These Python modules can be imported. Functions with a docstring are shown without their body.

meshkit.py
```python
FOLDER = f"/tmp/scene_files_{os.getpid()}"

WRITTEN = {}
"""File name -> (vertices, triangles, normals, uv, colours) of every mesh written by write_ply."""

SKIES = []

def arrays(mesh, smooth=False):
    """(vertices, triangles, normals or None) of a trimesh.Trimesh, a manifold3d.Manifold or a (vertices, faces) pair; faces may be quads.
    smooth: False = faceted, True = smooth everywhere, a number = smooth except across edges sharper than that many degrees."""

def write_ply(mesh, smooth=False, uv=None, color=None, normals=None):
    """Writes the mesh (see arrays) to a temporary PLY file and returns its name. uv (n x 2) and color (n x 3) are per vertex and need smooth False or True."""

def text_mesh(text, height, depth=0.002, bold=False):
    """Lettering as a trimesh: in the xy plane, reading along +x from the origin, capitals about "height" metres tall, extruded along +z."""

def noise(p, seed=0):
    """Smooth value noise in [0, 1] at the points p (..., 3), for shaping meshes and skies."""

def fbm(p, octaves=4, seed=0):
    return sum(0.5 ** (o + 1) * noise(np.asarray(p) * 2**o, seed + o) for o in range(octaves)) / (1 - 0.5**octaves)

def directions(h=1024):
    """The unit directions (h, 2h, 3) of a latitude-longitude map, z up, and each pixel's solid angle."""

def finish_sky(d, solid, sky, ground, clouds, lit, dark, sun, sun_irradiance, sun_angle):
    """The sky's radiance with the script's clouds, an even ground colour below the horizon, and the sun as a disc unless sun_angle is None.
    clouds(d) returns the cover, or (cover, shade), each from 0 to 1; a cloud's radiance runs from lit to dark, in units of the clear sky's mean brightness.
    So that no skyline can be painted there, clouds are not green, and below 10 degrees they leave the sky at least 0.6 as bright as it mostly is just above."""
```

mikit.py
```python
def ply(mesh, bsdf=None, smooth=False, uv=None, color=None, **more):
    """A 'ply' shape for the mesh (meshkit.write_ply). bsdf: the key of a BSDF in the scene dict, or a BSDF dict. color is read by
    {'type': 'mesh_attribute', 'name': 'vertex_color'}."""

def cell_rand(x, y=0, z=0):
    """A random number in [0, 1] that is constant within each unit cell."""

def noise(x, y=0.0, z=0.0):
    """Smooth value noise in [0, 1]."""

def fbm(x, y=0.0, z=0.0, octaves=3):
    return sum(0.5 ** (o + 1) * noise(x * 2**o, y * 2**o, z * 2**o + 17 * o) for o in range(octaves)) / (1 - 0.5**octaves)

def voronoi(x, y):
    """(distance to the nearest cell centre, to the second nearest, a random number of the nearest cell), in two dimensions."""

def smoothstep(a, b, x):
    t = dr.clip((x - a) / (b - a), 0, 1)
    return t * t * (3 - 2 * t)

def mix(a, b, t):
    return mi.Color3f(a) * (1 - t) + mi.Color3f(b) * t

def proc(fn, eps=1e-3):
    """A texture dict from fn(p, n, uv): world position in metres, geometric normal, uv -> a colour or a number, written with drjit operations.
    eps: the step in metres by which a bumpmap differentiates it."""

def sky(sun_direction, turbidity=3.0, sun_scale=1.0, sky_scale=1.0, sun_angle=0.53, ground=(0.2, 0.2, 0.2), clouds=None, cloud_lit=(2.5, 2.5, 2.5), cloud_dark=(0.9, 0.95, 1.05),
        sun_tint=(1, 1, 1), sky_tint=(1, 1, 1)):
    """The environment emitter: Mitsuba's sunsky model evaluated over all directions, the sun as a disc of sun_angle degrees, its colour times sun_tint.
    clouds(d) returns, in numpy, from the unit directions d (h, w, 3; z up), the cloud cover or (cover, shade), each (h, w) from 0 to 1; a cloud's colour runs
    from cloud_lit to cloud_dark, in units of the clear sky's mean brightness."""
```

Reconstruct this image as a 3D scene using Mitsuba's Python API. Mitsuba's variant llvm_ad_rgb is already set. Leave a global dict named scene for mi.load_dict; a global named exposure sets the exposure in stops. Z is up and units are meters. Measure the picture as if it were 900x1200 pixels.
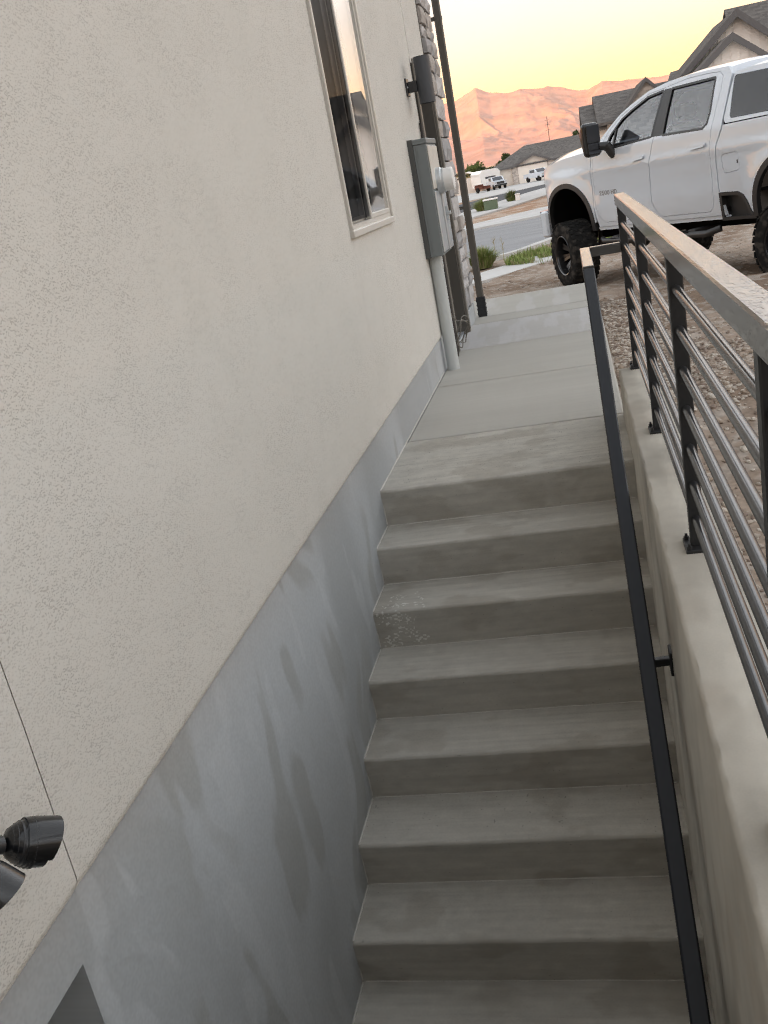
import math, random
import numpy as np, trimesh, manifold3d as m3
import drjit as dr
import mitsuba as mi
import mikit, meshkit
from mikit import proc, ply, noise, fbm, voronoi, cell_rand, smoothstep, mix
from shapely.geometry import Polygon
from shapely.ops import unary_union

RNG = np.random.default_rng(11)
random.seed(11)
scene, labels = {}, {}

# ------------------------------------------------------------------ camera, sky, exposure
CAM = np.array([1.0227, -4.1683, 1.3321])
FWD = np.array([-0.2260, 0.9210, -0.3170])
T = mi.ScalarTransform4f


def cam_axes():
    def rotvec(r):
        th = np.linalg.norm(r); k = r / th
        K = np.array([[0, -k[2], k[1]], [k[2], 0, -k[0]], [-k[1], k[0], 0]])
        return np.eye(3) + math.sin(th) * K + (1 - math.cos(th)) * K @ K
    return rotvec(np.array([0.3434, 0.2062, -0.1547])) @ np.array([[1, 0, 0], [0, 0, -1], [0, 1, 0.0]])


AX = cam_axes()
scene['camera'] = {'type': 'perspective', 'fov': 2 * math.degrees(math.atan(450 / 1117.62)), 'fov_axis': 'x', 'near_clip': 0.05, 'far_clip': 30000.0,
                   'to_world': T().look_at(origin=CAM.tolist(), target=(CAM + AX[2]).tolist(), up=(-AX[1]).tolist())}
exposure = 5.06
SUN_EL, SUN_AZ = math.radians(4.0), (-0.34, -1.0)
_s = np.array(SUN_AZ) / np.linalg.norm(SUN_AZ)
SUN = [_s[0] * math.cos(SUN_EL), _s[1] * math.cos(SUN_EL), math.sin(SUN_EL)]


def added_veil(d):
    # added cloud sheet, shaped by elevation to light the walls: nearly clear overhead, denser where one looks through it at a slant, gone at the horizon
    el = np.degrees(np.arcsin(np.clip(d[..., 2], -1, 1)))
    p = np.stack([d[..., 0] / (d[..., 2] + 0.12), d[..., 1] / (d[..., 2] + 0.12), 0 * el], -1)
    n = meshkit.fbm(p * np.array([1.3, 0.8, 1]) + 5, 4, 3)
    t = np.clip((el - 2.5) / 19.0, 0, 1)
    tau = 0.20 * (1 + 0.9 * (n - 0.5))
    return t * t * (3 - 2 * t) * (1 - np.exp(-tau / np.maximum(d[..., 2], 0.03)))


scene['sky'] = mikit.sky(SUN, turbidity=3, clouds=added_veil, cloud_lit=(18.5, 19.5, 20.6), sky_tint=(0.305, 0.205, 0.150), sun_scale=0.92, sun_tint=(1, 0.93, 2.2))

# ------------------------------------------------------------------ materials
def mat(key, d):
    scene[key] = d
    return key


def rgb(c):
    return {'type': 'rgb', 'value': [float(x) for x in ((c, c, c) if np.isscalar(c) else c)]}


def diffuse(key, c, bump=None, scale=0.002, eps=1e-3):
    d = {'type': 'diffuse', 'reflectance': c if isinstance(c, dict) else rgb(c)}
    if bump is not None:
        d = {'type': 'bumpmap', 'arbitrary': proc(bump, eps), 'scale': scale, 'bsdf': d}
    return mat(key, {'type': 'twosided', 'bsdf': d})


def paint(key, c, alpha=0.1, bump=None, scale=0.001, metallic=0.0, spec=0.5, coat=0.0):
    d = {'type': 'principled', 'base_color': c if isinstance(c, dict) else rgb(c), 'roughness': alpha, 'metallic': metallic, 'specular': spec}
    if coat:
        d.update(clearcoat=coat, clearcoat_gloss=0.97)
    if bump is not None:
        d = {'type': 'bumpmap', 'arbitrary': proc(bump), 'scale': scale, 'bsdf': d}
    return mat(key, {'type': 'twosided', 'bsdf': d})


def worm_pits(p):
    # short worm-shaped pits in loose clusters, for relief and painted pit shade
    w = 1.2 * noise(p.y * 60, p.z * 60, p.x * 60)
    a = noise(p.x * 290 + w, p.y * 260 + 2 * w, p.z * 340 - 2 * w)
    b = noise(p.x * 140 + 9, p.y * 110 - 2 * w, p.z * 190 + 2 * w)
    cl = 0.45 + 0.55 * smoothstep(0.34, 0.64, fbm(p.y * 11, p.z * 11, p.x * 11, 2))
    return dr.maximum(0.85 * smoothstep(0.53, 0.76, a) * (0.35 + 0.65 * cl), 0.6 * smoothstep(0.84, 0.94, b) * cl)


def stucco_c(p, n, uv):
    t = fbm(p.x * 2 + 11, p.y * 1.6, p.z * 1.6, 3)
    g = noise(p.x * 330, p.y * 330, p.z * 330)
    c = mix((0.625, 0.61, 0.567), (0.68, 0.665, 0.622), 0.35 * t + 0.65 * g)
    return mix(c, (0.37, 0.355, 0.32), 0.62 * worm_pits(p))  # shade of the pits put into the stucco colour


def stucco_b(p, n, uv):
    return 1.0 - worm_pits(p) + 0.35 * noise(p.x * 120, p.y * 110, p.z * 150) + 0.5 * noise(p.x * 30, p.y * 26, p.z * 26)


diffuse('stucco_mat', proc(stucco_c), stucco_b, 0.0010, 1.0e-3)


def found_c(p, n, uv):
    # skim coat brushed on in overlapping strokes
    w = 0.35 * (noise(p.y * 3, p.z * 3, 2.0) - 0.5)
    s = fbm(p.y * 2.2 + w, p.z * 1.1, 3.1, 3)
    st1 = fbm(p.y * 6 + 0.6 * p.z + 5 * w, p.z * 2.2, 7.0, 3)
    st2 = fbm(p.y * 13 + 1.0 * p.z + 4 * w, p.z * 2.6, 9.0, 2)
    f = noise(p.y * 170, p.z * 170, 1.0)
    c = mix((0.375, 0.388, 0.392), (0.445, 0.462, 0.472), smoothstep(0.35, 0.65, s))
    c = mix(c, (0.315, 0.315, 0.295), 0.5 * smoothstep(0.55, 0.66, st1) * smoothstep(0.40, 0.5, s))
    c = mix(c, (0.50, 0.515, 0.525), 0.4 * smoothstep(0.58, 0.68, st2) * smoothstep(0.5, 0.42, st1))
    return c * (0.95 + 0.10 * f)


def found_b(p, n, uv):
    return fbm(p.y * 26, p.z * 22, 0.3, 3) + 0.3 * noise(p.y * 130, p.z * 130, 0.0)


diffuse('foundation_mat', proc(found_c), found_b, 0.003)


def tread_c(p, n, uv):
    s = fbm(p.x * 2.0, p.y * 9, p.z * 9, 3)
    sp = fbm(p.x * 26, p.y * 26, p.z * 26, 2)
    f = noise(p.x * 210, p.y * 210, p.z * 210)
    c = mix((0.385, 0.368, 0.332), (0.468, 0.449, 0.407), s)
    c = c * (0.88 + 0.24 * fbm(p.x * 5, p.z * 60 + p.y * 60, 4.0, 3))
    # water stains, and pores left by the formwork
    c = mix(c, (0.29, 0.265, 0.225), 0.4 * smoothstep(0.57, 0.70, fbm(p.x * 4.2, p.y * 6 + p.z * 10, 8.0, 4)))
    c = mix(c, (0.15, 0.145, 0.13), 0.5 * smoothstep(0.93, 0.97, noise(p.x * 85, p.y * 110, p.z * 110)))
    # a splash of spilt plaster on the third tread, run down its riser
    d = dr.maximum(dr.abs(p.x - 0.09 - 0.05 * noise(p.z * 40)) / 0.10, dr.abs(p.y + 0.50) / 0.12)
    on = (p.z > -0.535) & (p.z < -0.30) & (d < 1.0)
    w = smoothstep(0.58, 0.70, noise(p.x * 120, p.y * 120, p.z * 110)) * smoothstep(0.50, 0.62, fbm(p.x * 26 + 2, p.y * 26, p.z * 20, 2) + 0.28 * (0.75 - d))
    c = mix(c, (0.62, 0.61, 0.58), dr.select(on, 0.95 * w, 0.0))
    return c * (0.95 + 0.1 * f) * (0.92 + 0.16 * sp)


def tread_b(p, n, uv):
    return fbm(p.x * 40, p.y * 40, p.z * 40, 2) + 0.4 * noise(p.x * 15, p.y * 190, p.z * 190)


diffuse('tread_mat', proc(tread_c), tread_b, 0.0016)


def walk_c(p, n, uv):
    s = fbm(p.x * 1.1, p.y * 5, 0.4, 3)
    b = noise(p.x * 3.0, p.y * 130, 0.0)
    f = noise(p.x * 240, p.y * 240, 2.0)
    dust = (0.55 + 0.45 * smoothstep(0.45, 0.65, fbm(p.x * 16 + p.y * 0.6, p.y * 2.2, 2.0, 3))) * dr.select((p.y > 3.43) & (p.y < 4.63), 1.0, 0.0)
    dust = dust + 0.5 * smoothstep(0.55, 0.72, fbm(p.x * 9, p.y * 1.3, 5.0, 3)) * dr.select(p.y > 5.02, 1.0, 0.0)
    c = mix((0.38, 0.366, 0.334), (0.452, 0.437, 0.402), s)
    c = mix(c, (0.50, 0.49, 0.49), 0.75 * dust)
    return c * (0.95 + 0.06 * b + 0.05 * f)


diffuse('walkway_mat', proc(walk_c), lambda p, n, uv: noise(p.x * 6, p.y * 160, 0.0) + fbm(p.x * 60, p.y * 60, 1.0, 2), 0.002)


def ret_c(p, n, uv):
    s = fbm(p.x * 3.5, p.y * 3.5, p.z * 1.6, 4)
    b = fbm(p.x * 14, p.y * 11, p.z * 5, 3)
    v = noise(p.x * 400, p.y * 400, p.z * 400)
    c = mix((0.40, 0.375, 0.33), (0.56, 0.53, 0.47), smoothstep(0.33, 0.66, s))
    c = mix(c, (0.42, 0.37, 0.31), 0.4 * smoothstep(0.55, 0.72, fbm(p.x * 6 + 3, p.y * 5, p.z * 3, 3)))
    return c * (0.86 + 0.2 * b + 0.06 * v)


diffuse('retaining_mat', proc(ret_c), lambda p, n, uv: fbm(p.x * 30, p.y * 24, p.z * 24, 3), 0.004)
diffuse('mortar_mat', (0.55, 0.53, 0.49))


paint('rail_paint', (0.085, 0.084, 0.082), 0.15,
      lambda p, n, uv: smoothstep(0.50, 0.62, fbm(p.x * 150, p.y * 90, p.z * 150, 2)), 0.0006, metallic=0.35, spec=0.9)
paint('pipe_paint', (0.035, 0.036, 0.039), 0.22, metallic=0.35, spec=0.8)
paint('post_paint', (0.02, 0.0205, 0.022), 0.4, spec=0.4)
paint('hand_paint', (0.009, 0.0105, 0.015), 0.32, spec=0.35)
paint('frame_vinyl', (0.50, 0.475, 0.43), 0.35)
paint('bronze', (0.085, 0.078, 0.068), 0.4)
paint('bronze_light', (0.16, 0.148, 0.13), 0.4)
paint('bronze_dark', (0.035, 0.033, 0.032), 0.45)
paint('box_grey', (0.155, 0.172, 0.176), 0.45)
paint('box_dark', (0.07, 0.072, 0.07), 0.5)
paint('galvanised', (0.55, 0.58, 0.60), 0.38, metallic=0.7)
paint('pvc_grey', (0.46, 0.48, 0.475), 0.45)
paint('meter_white', (0.72, 0.71, 0.69), 0.25)
paint('lamp_black', (0.022, 0.023, 0.026), 0.33)
paint('flood_black', (0.007, 0.0075, 0.009), 0.17, spec=0.6)
paint('sconce_grey', (0.05, 0.054, 0.062), 0.5)
diffuse('dark_interior', (0.30, 0.30, 0.295))
diffuse('room_grey', (0.22, 0.22, 0.22))
mat('glass', {'type': 'thindielectric', 'int_ior': 1.55})
mat('lens_glass', {'type': 'thindielectric', 'int_ior': 1.5})
mat('tinted_glass', {'type': 'thindielectric', 'int_ior': 1.62, 'specular_transmittance': rgb((0.06, 0.068, 0.075))})
mat('screen_mesh', {'type': 'thindielectric', 'int_ior': 1.3, 'specular_transmittance': rgb((0.33, 0.34, 0.36)), 'specular_reflectance': rgb(0.09)})


def stone_m(key, c):
    def fn(p, n, uv):
        a = fbm(p.x * 16, p.y * 16, p.z * 16, 3)
        return mix([x * 0.72 for x in c], [x * 1.2 for x in c], a)
    diffuse(key, proc(fn), lambda p, n, uv: fbm(p.x * 30, p.y * 30, p.z * 30, 3), 0.012)


stone_m('stone_pale', (0.52, 0.50, 0.49)); stone_m('stone_grey', (0.38, 0.37, 0.37)); stone_m('stone_tan', (0.46, 0.425, 0.395))
diffuse('stone_mortar', (0.2, 0.19, 0.175))


def dirt_c(p, n, uv):
    a = fbm(p.x * 0.9, p.y * 0.9, 0.0, 4)
    b = fbm(p.x * 9, p.y * 9, 2.0, 3)
    v = noise(p.x * 60, p.y * 60, 1.0)
    c = mix((0.21, 0.155, 0.118), (0.33, 0.265, 0.215), smoothstep(0.3, 0.7, a))
    c = mix(c, (0.40, 0.36, 0.32), 0.6 * smoothstep(0.52, 0.68, b))
    far = smoothstep(30.0, 55.0, p.y) 
    c = mix(c, mix((0.36, 0.235, 0.165), (0.45, 0.36, 0.29), smoothstep(0.42, 0.6, fbm(p.x * 1.6, p.y * 1.0, 5.0, 3))), far)
    valley = smoothstep(250.0, 500.0, dr.sqrt(p.x * p.x + p.y * p.y))
    c = mix(c, mix((0.14, 0.13, 0.07), (0.30, 0.24, 0.15), fbm(p.x * 0.004, p.y * 0.004, 0.0, 3)), valley)
    return c * (0.85 + 0.3 * v)


diffuse('dirt_mat', proc(dirt_c), lambda p, n, uv: fbm(p.x * 7, p.y * 7, 0.0, 4), 0.05, 4e-3)
for k_, c_ in enumerate([(0.40, 0.35, 0.30), (0.30, 0.24, 0.19), (0.52, 0.47, 0.41), (0.24, 0.19, 0.16)]):
    diffuse(f'gravel_{k_}', c_)


def far_conc(p, n, uv):
    return mix((0.46, 0.45, 0.435), (0.56, 0.55, 0.535), fbm(p.x * 1.5, p.y * 1.5, 0.0, 3))


diffuse('sidewalk_mat', proc(far_conc))
diffuse('street_mat', proc(lambda p, n, uv: mix((0.25, 0.25, 0.255), (0.33, 0.33, 0.335), fbm(p.x * 0.5, p.y * 2.0, 0.0, 4)) * (0.9 + 0.2 * noise(p.x * 40, p.y * 40))))
diffuse('street_dark', (0.13, 0.13, 0.135))


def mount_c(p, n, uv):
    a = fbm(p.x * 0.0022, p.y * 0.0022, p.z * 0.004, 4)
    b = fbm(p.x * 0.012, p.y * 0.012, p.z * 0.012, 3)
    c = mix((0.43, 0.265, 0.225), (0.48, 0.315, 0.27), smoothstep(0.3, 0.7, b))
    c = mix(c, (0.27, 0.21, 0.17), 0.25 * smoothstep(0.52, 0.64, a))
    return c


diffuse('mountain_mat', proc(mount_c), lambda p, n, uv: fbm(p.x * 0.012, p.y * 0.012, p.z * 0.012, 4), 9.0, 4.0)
diffuse('hill_mat', proc(lambda p, n, uv: mix((0.12, 0.11, 0.07), (0.24, 0.20, 0.13), fbm(p.x * 0.02, p.y * 0.02, 0.0, 3))))

# ------------------------------------------------------------------ mesh helpers
def key_of(name):
    if name not in scene and name not in labels:
        return name
    i = 1
    while f'{name}_{i:03d}' in scene or f'{name}_{i:03d}' in labels:
        i += 1
    return f'{name}_{i:03d}'


def obj(name, mesh, m, smooth=False, label=None, cat=None, group=None, kind=None, **kw):
    k = key_of(name)
    scene[k] = ply(mesh, m, smooth=smooth, **kw)
    tag(k, label, cat, group, kind)
    return k


def tag(k, label=None, cat=None, group=None, kind=None):
    d = {a: b for a, b in (('label', label), ('category', cat), ('group', group), ('kind', kind)) if b}
    if d:
        labels[k] = {**labels.get(k, {}), **d}


def thing(name, label, cat, group=None):
    k = key_of(name)
    labels[k] = {'label': label, 'category': cat}
    if group:
        labels[k]['group'] = group
    return k


def TM(v, f):
    v, f = np.asarray(v, float), np.asarray(f, int)
    if f.shape[1] == 4:
        f = np.vstack([f[:, [0, 1, 2]], f[:, [0, 2, 3]]])
    return trimesh.Trimesh(v, f, process=False)


def cat_(*ms):
    return trimesh.util.concatenate([m for m in ms])


def box(x0, x1, y0, y1, z0, z1, b=0.0):
    lo, hi = np.array([x0, y0, z0], float), np.array([x1, y1, z1], float)
    if b <= 0:
        m = trimesh.creation.box(extents=hi - lo)
        m.apply_translation((lo + hi) / 2)
        return m
    b = min(b, 0.45 * (hi - lo).min())
    pts = []
    for sx in (0, 1):
        for sy in (0, 1):
            for sz in (0, 1):
                c = np.where([sx, sy, sz], hi, lo)
                i = np.where([sx, sy, sz], -b, b)
                for k in range(3):
                    q = c + i
                    q[k] = c[k]
                    pts.append(q)
    return trimesh.Trimesh(pts, process=False).convex_hull


def place(m, x, y, z, yaw=0.0):
    m = m.copy()
    c, s = math.cos(yaw), math.sin(yaw)
    M = np.eye(4); M[:2, :2] = [[c, -s], [s, c]]; M[:3, 3] = (x, y, z)
    m.apply_transform(M)
    return m


def tube(pts, r, n=10, caps=True):
    pts = np.asarray(pts, float)
    r = np.full(len(pts), r) if np.isscalar(r) else np.asarray(r)
    t = np.gradient(pts, axis=0)
    t /= np.linalg.norm(t, axis=1, keepdims=True) + 1e-12
    up = np.array([0.0, 0, 1]) if abs(t[0, 2]) < 0.9 else np.array([1.0, 0, 0])
    a = np.cross(t[0], up); a /= np.linalg.norm(a)
    v = []
    for i in range(len(pts)):
        a = a - t[i] * (a @ t[i]); a /= np.linalg.norm(a)
        b = np.cross(t[i], a)
        th = np.linspace(0, 2 * np.pi, n, endpoint=False)
        v.append(pts[i] + r[i] * (np.cos(th)[:, None] * a + np.sin(th)[:, None] * b))
    v = np.vstack(v); f = []
    for i in range(len(pts) - 1):
        for j in range(n):
            k = (j + 1) % n
            f += [[i * n + j, i * n + k, (i + 1) * n + k], [i * n + j, (i + 1) * n + k, (i + 1) * n + j]]
    if caps:
        v = np.vstack([v, pts[0], pts[-1]]); c0, c1 = len(v) - 2, len(v) - 1
        o = (len(pts) - 1) * n
        for j in range(n):
            k = (j + 1) % n
            f += [[c0, k, j], [c1, o + j, o + k]]
    return TM(v, f)


def grid(P):
    n, m = P.shape[:2]
    i, j = np.meshgrid(np.arange(n - 1), np.arange(m - 1), indexing='ij')
    a = (i * m + j).ravel()
    return np.stack([a, a + 1, a + m + 1, a + m], 1)


def lathe(prof, n=32, axis='z'):
    m = trimesh.creation.revolve(np.asarray(prof, float), sections=n)
    if axis == 'x':
        m.apply_transform(trimesh.transformations.rotation_matrix(np.pi / 2, [0, 1, 0]))
    if axis == 'y':
        m.apply_transform(trimesh.transformations.rotation_matrix(-np.pi / 2, [1, 0, 0]))
    return m


def extrude_yz(poly, x0, x1):
    """polygon in (y, z) extruded along x"""
    m = trimesh.creation.extrude_polygon(poly if isinstance(poly, Polygon) else Polygon(poly), x1 - x0, engine='earcut')
    v = m.vertices
    return TM(np.c_[v[:, 2] + x0, v[:, 0], v[:, 1]], m.faces)


def extrude_xz(poly, y0, y1):
    m = trimesh.creation.extrude_polygon(poly if isinstance(poly, Polygon) else Polygon(poly), y1 - y0, engine='earcut')
    v = m.vertices
    return TM(np.c_[v[:, 0], v[:, 2] + y0, v[:, 1]], m.faces[:, ::-1])


def extrude_xy(poly, z0, z1):
    m = trimesh.creation.extrude_polygon(poly if isinstance(poly, Polygon) else Polygon(poly), z1 - z0, engine='earcut')
    m.apply_translation([0, 0, z0])
    return m


# ------------------------------------------------------------------ ground
GY = np.array([-60, -6, 0.8, 2.5, 4.5, 6.3, 7.5, 10.5, 12.5, 14.5, 18, 21, 36, 48, 60, 90, 131, 300, 700, 3000, 12000.0])
GZ = np.array([0.6, 0.06, -0.02, -0.05, -0.12, -0.20, -0.42, -0.50, -0.58, -0.66, -0.75, -0.86, -1.12, -1.25, -1.38, -1.52, -1.72, -3.0, -7, -14, -14.0])


def gz(x, y):
    return np.interp(y, GY, GZ)


def rough(x, y):
    p = np.stack([x, y, 0 * x], -1)
    near = np.clip(1 - (y - 14) / 10, 0.0, 1) * np.clip((x + 6) / 3, 0, 1)
    return near * (0.09 * (meshkit.fbm(p * 1.1, 3, 5) - 0.5) + 0.05 * (meshkit.fbm(p * 5, 3, 9) - 0.5))


def ground_mesh():
    a = np.arange(-1.5, 9.001, 0.06)
    xs = np.r_[-np.geomspace(9000, 2, 34), a, np.geomspace(9.5, 9000, 34)]
    b = np.arange(-7.0, 22.001, 0.06)
    ys = np.r_[-np.geomspace(3000, 7.5, 22), b, np.geomspace(22.5, 11000, 60)]
    X, Y = np.meshgrid(xs, ys, indexing='ij')
    Z = gz(X, Y) + rough(X, Y)
    # meets the walkway and the wall just below their edges
    P = np.stack([X, Y, Z], -1)
    f = grid(P)
    c = P.reshape(-1, 3)[f].mean(1)
    hole = ((c[:, 0] > -12) & (c[:, 0] < 1.33) & (c[:, 1] < 5.0) & (c[:, 1] > -4.4)) | ((c[:, 0] > -0.1) & (c[:, 0] < 1.14) & (c[:, 1] < 6.25) & (c[:, 1] > 0.5))
    hole &= ~((c[:, 0] > 1.12) & (c[:, 1] > 0.79))
    f = f[~hole]
    v = P.reshape(-1, 3)
    # the strip beside the walkway stays below its top
    near = (v[:, 0] > 1.0) & (v[:, 0] < 1.5) & (v[:, 1] > 0.7) & (v[:, 1] < 6.4)
    v[near, 2] = np.minimum(v[near, 2], -0.02)
    return TM(v, f)


obj('dirt_ground', ground_mesh(), 'dirt_mat', smooth=True, kind='structure', label='rutted brown dirt sloping down to the street', )


def draped(poly, off, step=0.8, curb=0.0):
    """a sheet that follows the ground, with a skirt"""
    pts = m3.CrossSection([np.asarray(poly.exterior.coords)[:-1][:: 1 if poly.exterior.is_ccw else -1]])
    m = m3.Manifold.extrude(pts, 0.3).refine_to_length(step).to_mesh()
    v = np.array(m.vert_properties[:, :3], float)
    v[:, 2] = v[:, 2] - 0.3 + off + gz(v[:, 0], v[:, 1])
    return TM(v, m.tri_verts)


street_p = Polygon([(-40, 6), (-8, 10), (-3.2, 14.8), (-1.75, 17.9), (-0.62, 20.2), (0.36, 23.3), (1.5, 27), (4, 33), (9, 37.5), (40, 45), (40, 57), (12, 45.3), (0.06, 39.2), (-3.08, 37.75), (-10, 34.6), (-40, 30)])
obj('street', draped(street_p, 0.03, 1.5), 'street_mat', kind='structure', label='grey asphalt street crossing behind the truck')


def offset_strip(line, w):
    line = np.asarray(line, float)
    d = np.gradient(line, axis=0); d /= np.linalg.norm(d, axis=1, keepdims=True)
    n = np.c_[d[:, 1], -d[:, 0]]
    return Polygon(np.vstack([line, (line + n * w)[::-1]]))


near_curb = [(-8, 10.0), (-3.2, 14.8), (-1.75, 17.9), (-0.62, 20.2), (0.36, 23.3), (1.5, 27), (4, 33), (9, 37.5), (40, 45)]
obj('near_kerb', draped(offset_strip(near_curb, 0.28), 0.10, 1.0), 'sidewalk_mat', kind='structure', label='pale concrete kerb along the near side of the street')
sw = [(-4.0, 9.8), (-1.9, 13.75), (-0.93, 15.75), (0.05, 17.75), (1.6, 21.2), (4.2, 27)]
sp = thing('near_sidewalk', 'strip of pale sidewalk slabs between the dirt and the weeds', 'sidewalk')
labels[sp] = {'kind': 'structure', 'label': labels[sp]['label']}
for i in range(len(sw) - 1):
    a_, b_ = np.array(sw[i]), np.array(sw[i + 1])
    L_ = np.linalg.norm(b_ - a_); u_ = (b_ - a_) / L_; n_ = np.array([u_[1], -u_[0]])
    k_ = max(1, int(round(L_ / 1.5)))
    for j in range(k_):
        p0, p1 = a_ + u_ * (L_ * j / k_ + 0.008), a_ + u_ * (L_ * (j + 1) / k_ - 0.008)
        obj('near_sidewalk__slab', draped(Polygon([p0, p1, p1 + n_ * 1.15, p0 + n_ * 1.15]), 0.03, 0.5), 'sidewalk_mat')
far_line = [(-40, 30), (-10, 34.6), (-3.08, 37.75), (0.06, 39.2), (12, 45.3), (40, 57)]
obj('far_kerb', draped(Polygon(far_line + [(40, 66), (12, 56), (-0.1, 47.5), (-3.5, 42.7), (-10, 39.2), (-40, 34)]), 0.12, 2.0), 'sidewalk_mat', kind='structure', label='wide pale concrete kerb and gutter on the far side of the street')
obj('far_sidewalk', draped(Polygon([(-30, 36), (-9, 46.5), (-4.5, 51.5), (-0.5, 68), (3, 82), (20, 92), (20, 102), (2, 97), (-2.0, 84), (-6.5, 62), (-10, 55), (-30, 44)]), 0.10, 3.0), 'sidewalk_mat', kind='structure', label='pale sidewalk beyond the reddish dirt lot')
obj('far_street', draped(Polygon([(-40, 58), (-10, 60), (-6.6, 64), (-2.2, 85), (2, 98), (20, 103), (40, 106), (40, 120), (-4, 104), (-9, 86), (-40, 74)]), 0.03, 4.0), 'street_dark', kind='structure', label='strip of darker asphalt in front of the garage house')
obj('house_driveway', draped(Polygon([(-14, 90), (-4.5, 97), (3, 112), (3, 131.5), (-14, 131.5)]), 0.06, 4.0), 'sidewalk_mat', kind='structure', label='pale driveway in front of the garage doors')

# the hill behind the viewer that keeps the evening sun off the whole street
def hill_mesh():
    az = np.radians(np.linspace(-175, -5, 120))
    rr = np.r_[np.linspace(330, 1500, 40)]
    A, R = np.meshgrid(az, rr, indexing='ij')
    X, Y = R * np.cos(A), R * np.sin(A)
    prof = np.exp(-((R - 760) / 220) ** 2)
    n = meshkit.fbm(np.stack([X / 260, Y / 260, 0 * X], -1), 4, 21)
    edge = np.clip((np.degrees(A) + 175) / 25, 0, 1) * np.clip((-5 - np.degrees(A)) / 25, 0, 1)
    Z = -12 + prof * edge * (112 + 40 * (n - 0.5))
    return TM(np.stack([X, Y, Z], -1).reshape(-1, 3), grid(np.stack([X, Y, Z], -1))[:, ::-1])


obj('hill', hill_mesh(), 'hill_mat', smooth=True, kind='structure', label='dry hill behind the viewer')


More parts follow.
